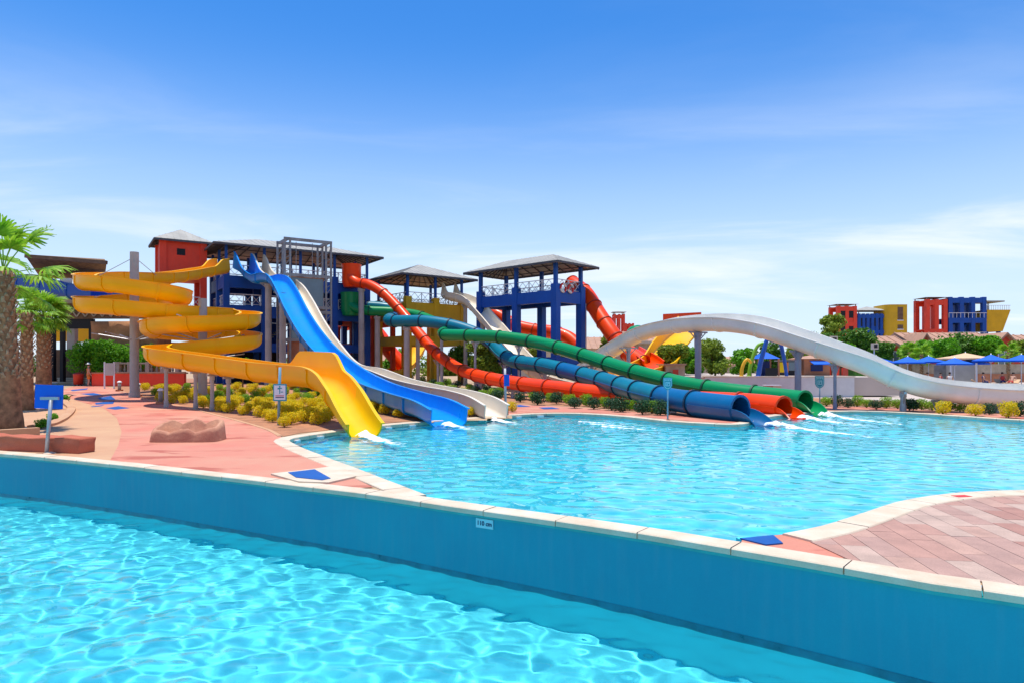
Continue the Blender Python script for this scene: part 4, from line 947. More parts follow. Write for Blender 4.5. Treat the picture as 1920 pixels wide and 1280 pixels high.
for i, (px, y_, Y) in enumerate([(1706, 660, 74), (1890, 660, 74), (1728, 664, 72)]):
    g = P(px, y_, Y); palm((g.x, g.y, .3), max(1.5, g.z - .3), .16, .12, .7, .8, ['young palm left of the wide dark tree', 'young palm before the right red gable', 'small palm above the row of blue umbrellas'][i], 12 + i, 16)
# small plants in the left bed
for i, p in enumerate([(98, 790), (78, 803), (122, 752), (55, 745), (15, 760), (30, 735)]):
    g = GT(*p); bush(g.x, g.y, .55, 'g', 'garden_plant', 'small leafy plant at the foot of the palms', 'plants under the palms')

# ================================================================== signs, planters, lights
g = G(87, 850); t = thing('sign_board', 'blue square sign seen from the back on a leaning grey pole', 'sign', g)
top = P(96, 744, g.y + .05); lo = Vector((g.x, g.y, -.02))
MB().tube(lo, top, .045, .042, 12).build('pole', 'galv', t, True)
pc = P(92, 743, g.y + .12); mb = MB().cbox((0, 0, 0), .68, .03, .58); R_ = Matrix.Rotation(.035, 3, 'Y'); mb.v = [tuple(R_ @ Vector(q) + pc) for q in mb.v]
pn = mb.build('panel', 'umbrella_blue', t); mb = MB().beam(P(76, 746, g.y + .02), P(110, 746, g.y + .02), .05, .07); mb.build('crossbar', 'galv', t)
MB().lathe([(.14, -.02), (.14, .02), (.06, .05)], (g.x + .08, g.y, 0), 12).build('foot', 'cream_stone', t)
g = GT(522, 797); t = thing('notice_sign', 'white notice with dark pictogram in blue frame on pole among golden shrubs', 'sign', g)
k_ = g.y / FPX; tp = P(525, 688, g.y); MB().tube((g.x, g.y, g.z - .05), tp, .05, .05, 12).build('pole', 'pole_blue', t, True)
c = P(525, 735, g.y - .07); fr_ = MB().cbox(c, 25 * k_, .03, 32 * k_).build('frame', 'sign_teal', t); fc = MB().cbox(c + Vector((0, -.02, .0)), 21 * k_, .012, 27 * k_).build('face', 'sign_white', t)
u = k_; y_ = c.y - .029
mb = MB().cbox((c.x, y_, c.z + 4.5 * u), 1.6 * u, .006, 14 * u).cbox((c.x, y_, c.z + 8 * u), 8 * u, .005, 1.8 * u).cbox((c.x - 2.6 * u, y_, c.z + 6.6 * u), 3 * u, .004, 1.2 * u, 0).cbox((c.x + 4 * u, y_, c.z + 1 * u), 4.5 * u, .004, 1.6 * u); mb.tube((c.x, y_, c.z + 11.2 * u), (c.x, y_ - .004, c.z + 11.2 * u), 1.4 * u, n=12); mb.build('pictogram', 'sign_teal', fc)
MB().cbox((c.x, y_, c.z - 6 * u), 16 * u, .004, 1.5 * u).build('red_line', 'red_ink', fc); MB().cbox((c.x, y_, c.z - 9 * u), 16 * u, .004, 1.7 * u).build('dark_line', 'ink', fc)
def shield(px, ybase, ytop, label):
    g = G(px, ybase); t = thing('shield_sign', label, 'sign', g); k = g.y / FPX; tp = P(px, ytop + 10, g.y)
    MB().tube((g.x, g.y, -.02), tp, .035, .03, 10).build('pole', 'pole_blue', t, True); MB().lathe([(.09, -.02), (.09, .03), (.05, .05)], (g.x, g.y, 0), 10).build('foot', 'terracotta', t)
    c = P(px, ytop + 11.5, g.y - .05); out = [(-8.5, 11.5), (8.5, 11.5), (8.5, -3), (6.8, -7.5), (3.5, -10.5), (0, -11.8), (-3.5, -10.5), (-6.8, -7.5), (-8.5, -3)]
    def plate(s, y0, y1): 
        n = len(out); v = [(c.x + a * k * s, c.y + y0, c.z + b * k * s) for a, b in out] + [(c.x + a * k * s, c.y + y1, c.z + b * k * s) for a, b in out]
        return MB().add(v, [tuple(range(n)), tuple(range(n, 2 * n))[::-1]] + [(i, i + n, (i + 1) % n + n, (i + 1) % n) for i in range(n)])
    bd = plate(1, 0, .03).build('board', 'sign_teal', t); plate(.86, -.006, .0).build('border', 'sign_pale', bd); plate(.74, -.010, -.004).build('field', 'sign_teal', bd)
    mb = MB()
    for q in (-4.8, -1.6, 1.6, 4.8): mb.cbox((c.x + q * k, c.y - .013, c.z + 6.6 * k), 2.0 * k, .006, 2.2 * k)
    for a, b, w_, h in ((-3.6, -.5, 1.6, 8), (3.6, -.5, 1.6, 8), (0, 2.6, 6, 1.5), (0, -3.8, 6, 1.5), (-1, -.6, 1.4, 4), (1.4, .6, 2.6, 1.3)): mb.cbox((c.x + a * k, c.y - .013, c.z + b * k), w_ * k, .006, h * k)
    mb.build('marking', 'sign_pale', bd)
shield(1252, 788, 707, 'teal shield sign on pole in front of the blue tube')
shield(1537, 762, 704, 'teal shield sign on pole behind the green tube outlet')
g = G(948, 778); t = thing('banner_post', 'slim grey post with narrow blue panel near the cream slide outlet', 'post', g)
MB().tube((g.x, g.y, -.02), P(947, 690, g.y), .06, .055, 12).build('pole', 'galv', t, True); MB().cbox(P(950, 712, g.y - .09), .24, .04, .5).build('panel', 'umbrella_blue', t); MB().lathe([(.13, -.02), (.13, .3), (.09, .34)], (g.x, g.y, 0), 12).build('foot', 'terracotta', t)
# rock planter on the path
c0 = G(354, 826); t = None; mb = MB(); nn = 120; rr_ = random.Random(5); rows = []
def srect(a, hx, hy, p=5.5):
    ca, sa_ = math.cos(a), math.sin(a); k = (abs(ca / hx) ** p + abs(sa_ / hy) ** p) ** (-1 / p); return ca * k, sa_ * k
for (hx, hy, zf) in [(.95, .54, 0), (.93, .53, .3), (.91, .51, .72), (.885, .49, .96), (.83, .42, 1.02), (.78, .37, .96), (.76, .35, .2)]:
    vs = []
    for i in range(nn):
        a = 2 * math.pi * i / nn; x, y_ = srect(a, hx, hy); u = x / hx
        h = .37 + .11 * abs(math.cos(u * math.pi * 1.2)) + .11 * y_ / hy + .02 * u; nz_ = noise.noise(Vector((x * 3.4, y_ * 3.4, zf * 3))) * .05 + noise.noise(Vector((x * 9, y_ * 9, zf * 8))) * .025
        vs.append((x * (1 + nz_ * .5), y_ * (1 + nz_ * .5), -.02 + h * zf + nz_ * (zf > .1)))
    rows.append(vs)
V = [q for r_ in rows for q in r_]; F = [(j * nn + i, j * nn + (i + 1) % nn, (j + 1) * nn + (i + 1) % nn, (j + 1) * nn + i) for j in range(6) for i in range(nn)] + [tuple(range(6 * nn, 7 * nn))]
mb.add(V, F); t = thing('rock_planter', 'low rough red rock planter with wavy rim on the pink path', 'planter', (c0.x, c0.y, .014), .06)
mb.build('stone', 'rock_planter', t, True, True); sl = MB().lathe([(.2, 0), (.2, .08)], (0, 0, 0), 20); sl.v = [(x * 2.9, y_ * 1.05, z) for x, y_, z in sl.v]; sl.build('soil', 'soil', t, False, True)
# low rock wall and ledge at the left end of the wall
def rough_block(name, label, x0, x1, y0, y1, h, rz, loc, m='rock_planter', cat='wall', seed=1):
    bm = bmesh.new(); nx, ny, nzz = 24, 5, 5; bmesh.ops.create_grid(bm, x_segments=1, y_segments=1, size=.5); bm.clear()
    mb = MB().box(x0, x1, y0, y1, 0, h); bm2 = bmesh.new(); me = bpy.data.meshes.new(name); me.from_pydata(mb.v, [], mb.f); bm2.from_mesh(me); bmesh.ops.subdivide_edges(bm2, edges=bm2.edges[:], cuts=9, use_grid_fill=True)
    for v in bm2.verts:
        q = v.co * 2.2 + Vector((seed * 7, 0, 0)); d = noise.noise(q) * .07 + noise.noise(q * 3) * .03; s = 1 if v.co.z > .02 else .3
        v.co += Vector((noise.noise(q + Vector((5, 0, 0))) * .05, d * s, noise.noise(q + Vector((0, 9, 0))) * .05 * s))
    bm2.to_mesh(me); bm2.free(); bm.free(); me.materials.append(M(m)); me.polygons.foreach_set('use_smooth', [True] * len(me.polygons)); o = bpy.data.objects.new(name, me); COL.objects.link(o); o.location = loc; o.rotation_euler = (0, 0, rz); return setp(o, label, cat)
a, b = G(-80, 843), G(138, 852); d = b - a
rough_block('rock_wall', m='red_rock', label='low red rock wall behind the coping at the left edge', x0=0, x1=d.length, y0=.12, y1=.6, h=.40, rz=math.atan2(d.y, d.x), loc=(a.x, a.y, -.02))
a, b = G(-60, 824), G(72, 815); d = b - a
one('planter_wall', MB().beam(a + Vector((0, 0, .11)), b + Vector((0, 0, .11)), .25, .26), 'tan_path', 'straight tan planter edging at the foot of the tall palm', 'edging')
def bollard(px, ybase, h, label):
    g = GT(px, ybase); t = thing('bollard_light', label, 'lamp', g); k = g.y / FPX
    MB().cbox(Vector((g.x, g.y, g.z + .05)), .34, .34, .16).build('plinth', 'terracotta', t); MB().tube((g.x, g.y, g.z + .1), (g.x, g.y, g.z + h), .105, .105, 14).build('post', 'steel_gray', t, True)
    MB().lathe([(.15, h - .02), (.15, h + .02), (.12, h + .08), (.05, h + .12)], g, 14).build('cap', 'white_paint', t, True)
bollard(301, 757, .72, 'grey bollard light with white cap at the near bed corner'); bollard(259, 743, .72, 'grey bollard light with white cap beside the tall post'); bollard(224, 733, .6, 'small bollard light farthest along the path')
# water coming off the slide ends
fm = bpy.data.materials.new('foam'); fm.use_nodes = True; t_ = fm.node_tree; n2 = t_.nodes; b_ = n2['Principled BSDF']; b_.inputs['Base Color'].default_value = (.85, .92, .95, 1); b_.inputs['Roughness'].default_value = .6
ge = n2.new('ShaderNodeNewGeometry'); nz2 = n2.new('ShaderNodeTexNoise'); nz2.inputs['Scale'].default_value = 5; nz2.inputs['Detail'].default_value = 5; t_.links.new(ge.outputs['Position'], nz2.inputs['Vector'])
at = n2.new('ShaderNodeAttribute'); at.attribute_name = 'thin'; ad = n2.new('ShaderNodeMath'); ad.operation = 'SUBTRACT'; t_.links.new(nz2.outputs['Fac'], ad.inputs[0]); t_.links.new(at.outputs['Fac'], ad.inputs[1])
mr = n2.new('ShaderNodeMapRange'); mr.inputs['From Min'].default_value = -.02; mr.inputs['From Max'].default_value = .16; t_.links.new(ad.outputs[0], mr.inputs['Value']); t_.links.new(mr.outputs[0], b_.inputs['Alpha']); MATS['foam'] = fm
def splash(p, d, ln, wd, hump, seed):
    d = Vector((d.x, d.y, 0)).normalized(); s = Vector((-d.y, d.x, 0)); nx, ny = 40, 18; vs = []; th = []
    for i in range(nx + 1):
        u = i / nx
        for j in range(ny + 1):
            v_ = j / ny * 2 - 1; w_ = wd * (.42 + .75 * u); q = p + d * (ln * u) + s * (w_ * v_); e = (1 - v_ * v_)
            z = UPW + .012 + (hump * math.exp(-((u - .08) / .16) ** 2) + .035 * (1 - u)) * e * (1 + .7 * noise.noise(Vector((q.x * 4 + seed, q.y * 4, 0)))) + .025 * e * abs(noise.noise(Vector((q.x * 11, q.y * 11, seed))))
            vs.append((q.x, q.y, z)); th.append(.13 + .42 * u ** .8 + .42 * v_ * v_)
    fs = [(i * (ny + 1) + j, (i + 1) * (ny + 1) + j, (i + 1) * (ny + 1) + j + 1, i * (ny + 1) + j + 1) for i in range(nx) for j in range(ny)]
    mb = MB().add(vs, fs); o = mb.build('splash', 'foam', None, True); at_ = o.data.attributes.new('thin', 'FLOAT', 'POINT'); at_.data.foreach_set('value', th); o['kind'] = 'stuff'
for k in range(3):  # flat white strips paint line reflections and inlet foam near the far edge
    p0 = G(1085 + 22 * k, 786 + 4.5 * k); p1 = G(1215 + 16 * k, 793 + 5 * k); splash(Vector((p0.x, p0.y, 0)), p1 - p0, (p1 - p0).length, .13, .0, 30 + k)
for key, ln, hu in (('spiral_slide', 3.2, .11), ('blue_open', 2.6, .09), ('cream', 2.6, .08), ('orange', 4.2, .10), ('green', 5.2, .13), ('bluetube', 5.4, .17)):
    pt = SLIDES[key][1]; splash(Vector((pt[-1].x, pt[-1].y, 0)) - (pt[-1] - pt[-4]).normalized() * .3, pt[-1] - pt[-6], ln, .55, hu, len(key))
# ================================================================== left edge: brown building, stairs, low walls
def wbox(x0, x1, Y, y0, y1, d): a, b = P(x0, y0, Y), P(x1, y1, Y); return MB().box(a.x, b.x, Y, Y + d, b.z, a.z)
t = thing('slide_house', 'brown open slide building with thatch roof behind the palms', 'building', P(150, 688, 60))
t.location.z = 0
a, b = P(50, 487, 60), P(200, 494, 60)
mb = MB().add([P(48, 481, 58), P(200, 493, 58), P(196, 526, 66), P(76, 522, 66), P(60, 478, 70), P(196, 486, 70)], [(0, 1, 2, 3), (0, 4, 5, 1), (1, 5, 2), (0, 3, 4), (3, 2, 5, 4)])
mb.build('roof', 'thatch', t); MB().beam(P(48, 480.5, 57.9), P(200, 492.5, 57.9), .3, .3).build('eave', 'brown_wood', t)
wbox(30, 185, 60, 532, 556, 5).build('parapet', 'blue_wall', t)
for k, x in enumerate((112, 138, 165)): wbox(x, x + 22, 60.2, 522, 533, .1).build('window', 'sign_white', t)
wbox(105, 270, 60, 555, 568, 4).build('floor_beam', 'cream_wall', t); wbox(110, 275, 59.6, 569, 598, .15).build('bridge_panel', 'brown_wood', t)
mb = MB()
for k in range(9):
    x0 = 128 + k * 16; a, b = P(x0, 573, 59.5), P(x0 + 16, 594, 59.5); c, d = P(x0, 594, 59.5), P(x0 + 16, 573, 59.5); mb.beam(a, b, .09); mb.beam(c, d, .09)
mb.build('lattice', 'tan_stone', t)
for x in (94, 112, 166): wbox(x, x + 6, 59.8, 598, 715, .4).build('post', 'dark', t)
wbox(92, 172, 59.7, 598, 616, .5).build('lintel', 'dark', t); wbox(98, 172, 61.5, 655, 715, .3).build('dark_wall', 'brown_wood', t); wbox(125, 140, 63, 615, 660, .5).build('inner_post', 'concrete', t)
wbox(96, 168, 70, 612, 640, .4).build('back_panel', 'slide_yellow', t)
a = P(168, 602, 58.6); b = P(292, 720, 58.6)
rough_block('rock_outcrop', 'tall brown rock face behind the hedge and concrete post', 0, b.x - a.x, 0, 2.5, a.z - .3, 0, (a.x, 58.8, .3), 'rock', 'rock', 3)
st = thing('garden_stairs', 'broad brown stairs at the end of the pink path', 'stairs', P(142, 715, 60)); st.location.z = 0
for k in range(5): wbox(108, 176, 60 + k * .45, 721.5 - k * 4.2, 726 - k * 3.2, .5).build('step', 'tan_stone', st)
for k in range(5): wbox(107, 177, 59.97 + k * .45, 719.9 - k * 4.2, 721.5 - k * 4.2, .06).build('nosing', 'cream_stone', st)
w_ = thing('red_wall', 'low red garden wall behind the info board and post', 'wall', P(260, 722, 54)); w_.location.z = 0
wbox(172, 345, 54, 700, 728, .35).build('wall_body', 'red_wall', w_); wbox(170, 347, 53.9, 697.5, 700, .55).build('cap', 'terracotta', w_)
w_ = thing('balustrade', 'pale stone balustrade above the low red wall', 'balustrade', P(270, 697, 56)); w_.location.z = 0
wbox(214, 345, 56, 679, 682, .4).build('hand_rail', 'tan_stone', w_); wbox(214, 345, 56, 696, 726, .4).build('plinth', 'tan_stone', w_)
for x in (216, 238, 272, 300, 328): wbox(x, x + 7, 55.95, 678, 698, .5).build('pier', 'tan_stone', w_)
for k in range(12):
    x = 224 + k * 10; a, b = P(x, 695.9, 56.2), P(x, 682.1, 56.2); h = b.z - a.z
    MB().lathe([(.06, 0), (.11, h * .25), (.05, h * .6), (.09, h * .85), (.06, h)], a, 8).build('baluster', 'tan_stone', w_)
t = thing('info_board', 'grey info board on two white legs at the path', 'sign', P(205, 718, 50)); t.location.z = 0
for x in (196, 214): a = P(x, 678, 50); MB().box(a.x - .04, a.x + .04, 49.96, 50.04, .4, a.z).build('leg', 'sign_white', t)
wbox(197, 213, 49.93, 680, 703, .05).build('panel', 'kiosk', t)
g = P(147, 722, 55); g.z = zt(g.x, g.y); t = thing('litter_bin', 'red litter bin at the far end of the path', 'bin', g)
MB().lathe([(.34, .12), (.38, .9), (.40, .95), (.36, .98), (.1, 1.1)], g, 16).build('body', 'bin_red', t, True)
for a in range(3): MB().tube(g + Vector((.25 * math.cos(a * 2.1), .25 * math.sin(a * 2.1), 0)), g + Vector((.25 * math.cos(a * 2.1), .25 * math.sin(a * 2.1), .2)), .04, n=6).build('leg', 'dark', t)

for i, (px, y_, Y) in enumerate([(1054, 540, 60.3), (1068, 541.5, 61.0)]):
    c = P(px, y_, Y); n_, R_, r_ = 20, .36, .10; ax = Vector((.73, -.68, 0)); sx = Vector((.68, .73, 0)); t = thing('life_ring', ['red and white life ring on the right blue tower railing, left one', 'red and white life ring on the right blue tower railing, right one'][i], 'life ring', c)
    for q in range(4):
        mb = MB(); vs = []
        for k in range(6):
            a = (q + k / 5) * math.pi / 2 + .3; e = sx * math.cos(a) + Vector((0, 0, math.sin(a)))
            vs += [c + ax * .12 + e * (R_ + r_ * math.cos(b * math.pi / 4)) + ax * r_ * math.sin(b * math.pi / 4) for b in range(8)]
        mb.add(vs, [(k * 8 + b, k * 8 + 8 + b, k * 8 + 8 + (b + 1) % 8, k * 8 + (b + 1) % 8) for k in range(5) for b in range(8)]); mb.build('ring_quarter', 'red_ink' if q % 2 else 'cloth_white', t, True)

# ================================================================== people
def skin_mesh(name, verts, edges, radii, m, sub=2):
    me = bpy.data.meshes.new(name); me.from_pydata(verts, edges, []); o = bpy.data.objects.new(name, me); COL.objects.link(o)
    md = o.modifiers.new('s', 'SKIN'); md.use_smooth_shade = True
    for i, r in enumerate(radii): me.skin_vertices[0].data[i].radius = (r, r) if not isinstance(r, tuple) else r
    me.skin_vertices[0].data[0].use_root = True; o.modifiers.new('u', 'SUBSURF').levels = sub; o.modifiers['u'].render_levels = sub
    bpy.context.view_layer.update(); m2 = bpy.data.meshes.new_from_object(o.evaluated_get(bpy.context.evaluated_depsgraph_get())); bpy.data.objects.remove(o); bpy.data.meshes.remove(me)
    m2.materials.clear(); m2.materials.append(M(m)); m2.polygons.foreach_set('use_smooth', [True] * len(m2.polygons)); return m2
def body(pose):
    hip = Vector((0, 0, .93 if pose == 'stand' else .12 + .36)); f = Vector((0, -1, 0)); v = [hip]; e = []; r = [(.15, .11)]
    def ch(parent, pts, rad):
        for p, q in zip(pts, rad): v.append(Vector(p)); r.append(q); e.append((parent, len(v) - 1)); parent = len(v) - 1
        return parent
    back = Vector((0, .30, .0)) if pose == 'lounge' else Vector((0, .05, 0)) if pose == 'sit' else Vector((0, .0, 0))
    ch_i = ch(0, [hip + Vector((0, .02, .2)) + back * .4, hip + Vector((0, .02, .42)) + back], [(.135, .10), (.165, .115)])
    nk = ch(ch_i, [hip + Vector((0, .02, .53)) + back * 1.15, hip + Vector((0, -.0, .64)) + back * 1.2, hip + Vector((0, -.015, .75)) + back * 1.2], [.055, (.078, .092), (.07, .085)])
    for s in (-1, 1):
        sh = hip + Vector((s * .19, .02, .46)) + back
        if pose == 'stand': arm = [sh, sh + Vector((s * .06, -.02, -.28)), sh + Vector((s * .08, -.14, -.5)), sh + Vector((s * .08, -.2, -.58))]
        else: arm = [sh, sh + Vector((s * .08, -.04, -.27)), sh + Vector((s * .03, -.26, -.33)), sh + Vector((s * .02, -.35, -.33))]
        ch(ch_i, arm, [.06, .045, .034, .028])
        hp = hip + Vector((s * .10, 0, -.05))
        if pose == 'stand': leg = [hp, hp + Vector((s * .02, -.02, -.42)), Vector((s * .12, .03, .09)), Vector((s * .13, -.13, .035))]
        else: leg = [hp, hp + Vector((s * .05, -.43, .02)), Vector((s * .13, -.52, .09)), Vector((s * .13, -.68, .045))]
        ch(0, leg, [.085, .062, .045, .03])
    b = skin_mesh('body', v, e, r, 'skin')
    hd = v[nk] + Vector((0, 0, -.04)); return b, hip, hd
BODY = {p: body(p) for p in ('stand', 'sit', 'lounge')}
def person(pose, loc, rz, label, cloth, hat=None, s=1., group=None, top=None):
    t = thing('person', label, 'person', loc, rz, group); t.scale = (s, s, s); b, hip, hd = BODY[pose]
    o = bpy.data.objects.new('body', b); COL.objects.link(o); o.parent = t
    mb = MB().lathe([(.150, -.14), (.165, -.06), (.155, .06), (.14, .12)], hip, 16); mb.v = [(x, hip.y + (y - hip.y) * .85, z) for x, y, z in mb.v]
    if pose != 'stand':
        for s_ in (-1, 1): mb.tube(hip + Vector((s_ * .10, 0, -.04)), hip + Vector((s_ * .135, -.3, -.03)), .105, .09, 12)
    else:
        for s_ in (-1, 1): mb.tube(hip + Vector((s_ * .10, 0, -.05)), hip + Vector((s_ * .115, -.01, -.36)), .105, .10, 12)
    mb.build('shorts', cloth, t, True, True)
    if top:
        k = .30 if pose == 'lounge' else .05 if pose == 'sit' else 0; q = MB().lathe([(.155, .08), (.15, .2), (.18, .36), (.19, .46), (.10, .52)], hip, 16); q.v = [(x, hip.y + (y - hip.y) * .75 + k * ((z - hip.z) / .42), z) for x, y, z in q.v]; q.build('shirt', top, t, True, True)
    h = MB().lathe([(.02, .15), (.07, .135), (.098, .08), (.10, .02), (.085, -.03)][::-1], hd + Vector((0, .015, .02)), 14); h.build('hair', 'hair', t, True, True)
    if hat: MB().lathe([(.22, .07), (.22, .085), (.115, .09), (.11, .17), (.05, .2)], hd + Vector((0, .01, .02)), 16).build('hat', hat, t, True, True)
    return t
g = P(166, 727, 54); person('stand', (g.x, g.y, zt(g.x, g.y) + .016), 2.3, 'person in white hat walking by the red bin at the path end', 'cloth_orange', 'cloth_white', 1.0, top='cloth_orange')

# ================================================================== right side: terrace, umbrellas, guests
TZ = .3; struct('terrace', MB().box(14, 75, 59.5, 140, -.05, TZ), 'pale_deck'); struct('terrace_step', MB().box(14, 75, 59.0, 59.5, -.04, TZ * .5), 'pink_path')
def umbrella(px, ypk, Y, label, m='umbrella_blue', R=1.5, hgt=None):
    b = P(px, ypk, Y); z = b.z - TZ; t = thing('parasol', label, 'umbrella', (b.x, Y, TZ), 0, 'parasols on the terrace'); mb = MB(); n = 8; rim = []
    for k in range(n): a = 2 * math.pi * k / n + .2; rim.append((R * math.cos(a), R * math.sin(a), z - .55))
    pk = (0, 0, z); vs = [pk] + rim + [(x, y, q - .14) for x, y, q in rim]; fs = [(0, 1 + k, 1 + (k + 1) % n) for k in range(n)] + [(1 + k, 1 + n + k, 1 + n + (k + 1) % n, 1 + (k + 1) % n) for k in range(n)]
    mid = [(x * .5, y * .5, (z + q) / 2 - .05) for x, y, q in rim]
    vs = [pk] + mid + rim + [(x, y, q - .14) for x, y, q in rim]; fs = [(0, 1 + k, 1 + (k + 1) % n) for k in range(n)] + [(1 + k, 9 + k, 9 + (k + 1) % n, 1 + (k + 1) % n) for k in range(n)] + [(9 + k, 17 + k, 17 + (k + 1) % n, 9 + (k + 1) % n) for k in range(n)]
    mb.add(vs, fs).build('canopy', m, t, False, True); MB().tube((0, 0, 0), (0, 0, z + .1), .035, n=8).build('pole', 'sign_white', t, True, True); MB().lathe([(.3, 0), (.3, .08), (.06, .12)], (0, 0, 0), 12).build('base', 'concrete', t, False, True)
    mb = MB(); [mb.tube((0, 0, z - .75), (x * .6, y * .6, (z + q) / 2 - .12), .012, n=4) for x, y, q in rim]; mb.build('ribs', 'sign_white', t, False, True)
UL = ['leftmost blue parasol, partly behind the white slide', 'second blue parasol from the left on the terrace', 'third blue parasol from the left on the terrace', 'blue parasol left of the tan canopy kiosk', 'blue parasol just in front of the kiosk', 'blue parasol right of the kiosk', 'blue parasol over the seated group at right', 'rightmost blue parasol at the picture edge']
for i, (px, y_, Y) in enumerate([(1625, 668, 66), (1643, 667, 68), (1702, 668, 66), (1741, 667, 68), (1790, 670, 64), (1822, 670, 68), (1858, 664, 64), (1915, 664, 64)]): umbrella(px, y_, Y, UL[i])
def lounger(px, Y, rz, label):
    b = P(px, 0, Y); t = thing('sun_lounger', label, 'sun lounger', (b.x, Y, TZ), rz, 'sun loungers on the terrace'); MB().box(-.32, .32, -1.0, .45, .28, .34).build('bed', 'sign_white', t, False, True); mb = MB().box(-.31, .31, -.98, .44, .345, .40); mb.build('mattress', 'umbrella_tan', t, False, True)
    MB().add([(-.31, .45, .33), (.31, .45, .33), (.31, .95, .72), (-.31, .95, .72), (-.31, .47, .27), (.31, .47, .27), (.31, .98, .66), (-.31, .98, .66)], [(0, 1, 2, 3), (7, 6, 5, 4), (0, 4, 5, 1), (1, 5, 6, 2), (2, 6, 7, 3), (3, 7, 4, 0)]).build('backrest', 'umbrella_tan', t, False, True)
    for x in (-.28, .28):
        for y in (-.9, .4): MB().box(x - .025, x + .025, y - .025, y + .025, 0, .28).build('leg', 'sign_white', t, False, True)
    return b
GU = [(1707, 63, .3, 'lounge', 'guest in dark shorts resting under the second blue parasol', 'cloth_blue', None), (1736, 63, -.9, 'lounge', 'guest in orange leaning back on a lounger', 'cloth_orange', 'cloth_orange'), (1765, 62, .9, 'sit', 'guest with dark top sitting left of the kiosk', 'cloth_blue', 'cloth_red'), (1781, 62.5, -.4, 'sit', 'guest in white sitting close to the kiosk', 'cloth_white', 'cloth_white'), (1845, 62, 1.2, 'sit', 'guest in dark blue sitting right of the kiosk', 'cloth_blue', 'cloth_blue'), (1880, 63, -.2, 'sit', 'guest in red shirt sitting under the right parasol', 'cloth_blue', 'cloth_red'), (1896, 62, -1.1, 'lounge', 'guest lying back at the right picture edge', 'cloth_red', None)]
LL = ['under the second parasol', 'with the guest in orange', 'left of the kiosk', 'nearest to the kiosk', 'right of the kiosk', 'with the guest in red', 'at the right edge']
for i, (px, Y, rz, po, lb, c1, c2) in enumerate(GU):
    b = lounger(px, Y, rz, 'low sun lounger ' + LL[i]); person(po, (b.x, Y, TZ + .02), rz, lb, c1, None, 1.0, 'guests on the terrace', c2)
t = thing('kiosk', 'beige box kiosk under a tan canopy among the parasols', 'kiosk', P(1808, 715, 66)); t.location.z = TZ
wbox(1786, 1828, 66, 683, 716, 2).build('wall', 'kiosk', t); wbox(1752, 1784, 67, 684, 716, .1).build('side_panel', 'steel_gray', t)
for x in (1783, 1831): a = P(x, 680, 65.5); MB().box(a.x - .06, a.x + .06, 65.44, 65.56, TZ, a.z).build('post', 'sign_white', t)
umbrella(1810, 661, 69, 'wide tan canopy behind the blue parasols', 'umbrella_tan', 2.7)
t = thing('stone_wall', 'cream stone garden wall behind the parasols', 'wall', P(1800, 715, 74)); t.location.z = TZ
wbox(1690, 2010, 74, 682, 716, .5).build('wall_body', 'tan_stone', t); wbox(1690, 2010, 73.9, 700, 716, .1).build('plinth', 'terracotta', t)
struct('lawn', MB().box(P(1640, 0, 76).x, P(1720, 0, 76).x, 75, 82, .2, P(1680, 682, 78).z), 'lawn')
# white terrace wall and playground
t = thing('terrace_wall', 'long white retaining wall below the playground', 'wall', P(1480, 740, 48)); t.location.z = 0
wbox(1322, 1602, 48, 706, 746, .4).build('wall_body', 'white_stone', t); wbox(1602, 1642, 50, 706, 746, .4).build('wall_end', 'white_stone', t); wbox(1320, 1604, 47.95, 704.5, 706, .55).build('cap', 'cream_stone', t)
a = P(1322, 706, 48); b = P(1642, 706, 48); struct('playground_ground', MB().box(a.x, b.x + 2, 48.4, 80, .1, a.z - .02), 'pale_deck'); PZ = a.z - .02
c = thing('cabinet', 'small white and orange cabinet at the white wall', 'cabinet', P(1450, 735, 46)); c.location.z = 0
wbox(1434, 1466, 46, 721, 722.6, .5).build('top', 'sign_white', c); wbox(1435, 1449, 46.05, 722.6, 746, .4).build('door', 'terracotta', c); wbox(1450, 1465, 46.05, 722.6, 746, .4).build('shelf', 'cream_wall', c)
def arch(pxs, Y, r, m, label):
    pts = crom([P(x, y, Y) for x, y in pxs], .15); pts[0].z = PZ; t = thing('play_arch', label, 'play arch', (pts[0].x, Y, PZ)); fr2 = frames(pts); n = len(pts)
    T = fr2[0]; S = [Vector((0, 1, 0))] * n; U = [T[i].cross(S[i]).normalized() for i in range(n)]
    mb = sweep(pts, (T, S, U), [ring_pts(r * (1.15 - .4 * i / n), 12) for i in range(n)], 0, n - 1); mb.build('hoop', m, t, True); MB().lathe([(r * 1.7, 0), (r * 1.6, .06), (r, .1)], (pts[0].x, Y, PZ), 12).build('foot', m, t)
arch([(1390, 709), (1391, 692), (1396, 678), (1402, 673), (1409, 680)], 50, .13, 'arc_yellow', 'short yellow curved play arch')
arch([(1404, 709), (1407, 685), (1413, 665), (1421, 648), (1432, 644), (1442, 652)], 50.5, .14, 'arc_green', 'lime green curved play arch')
arch([(1421, 709), (1426, 680), (1434, 650), (1439, 636), (1448, 638), (1462, 642), (1468, 662), (1473, 690), (1475, 707)], 50.2, .16, 'arc_blue', 'tall blue play arch of the playground')
t = thing('play_house', 'small play house with blue pyramid canopy', 'play house', P(1435, 706, 56)); t.location.z = PZ
a = P(1415, 672, 56); b = P(1452, 706, 56); z1 = a.z - PZ; w_ = b.x - a.x; cx = (a.x + b.x) / 2
MB().add([(a.x - .1, 55, a.z), (b.x + .1, 55, a.z), (b.x + .1, 57, a.z), (a.x - .1, 57, a.z), (cx, 56, P(0, 658, 56).z)], [(0, 1, 4), (1, 2, 4), (2, 3, 4), (3, 0, 4), (3, 2, 1, 0)]).build('canopy', 'umbrella_blue', t)
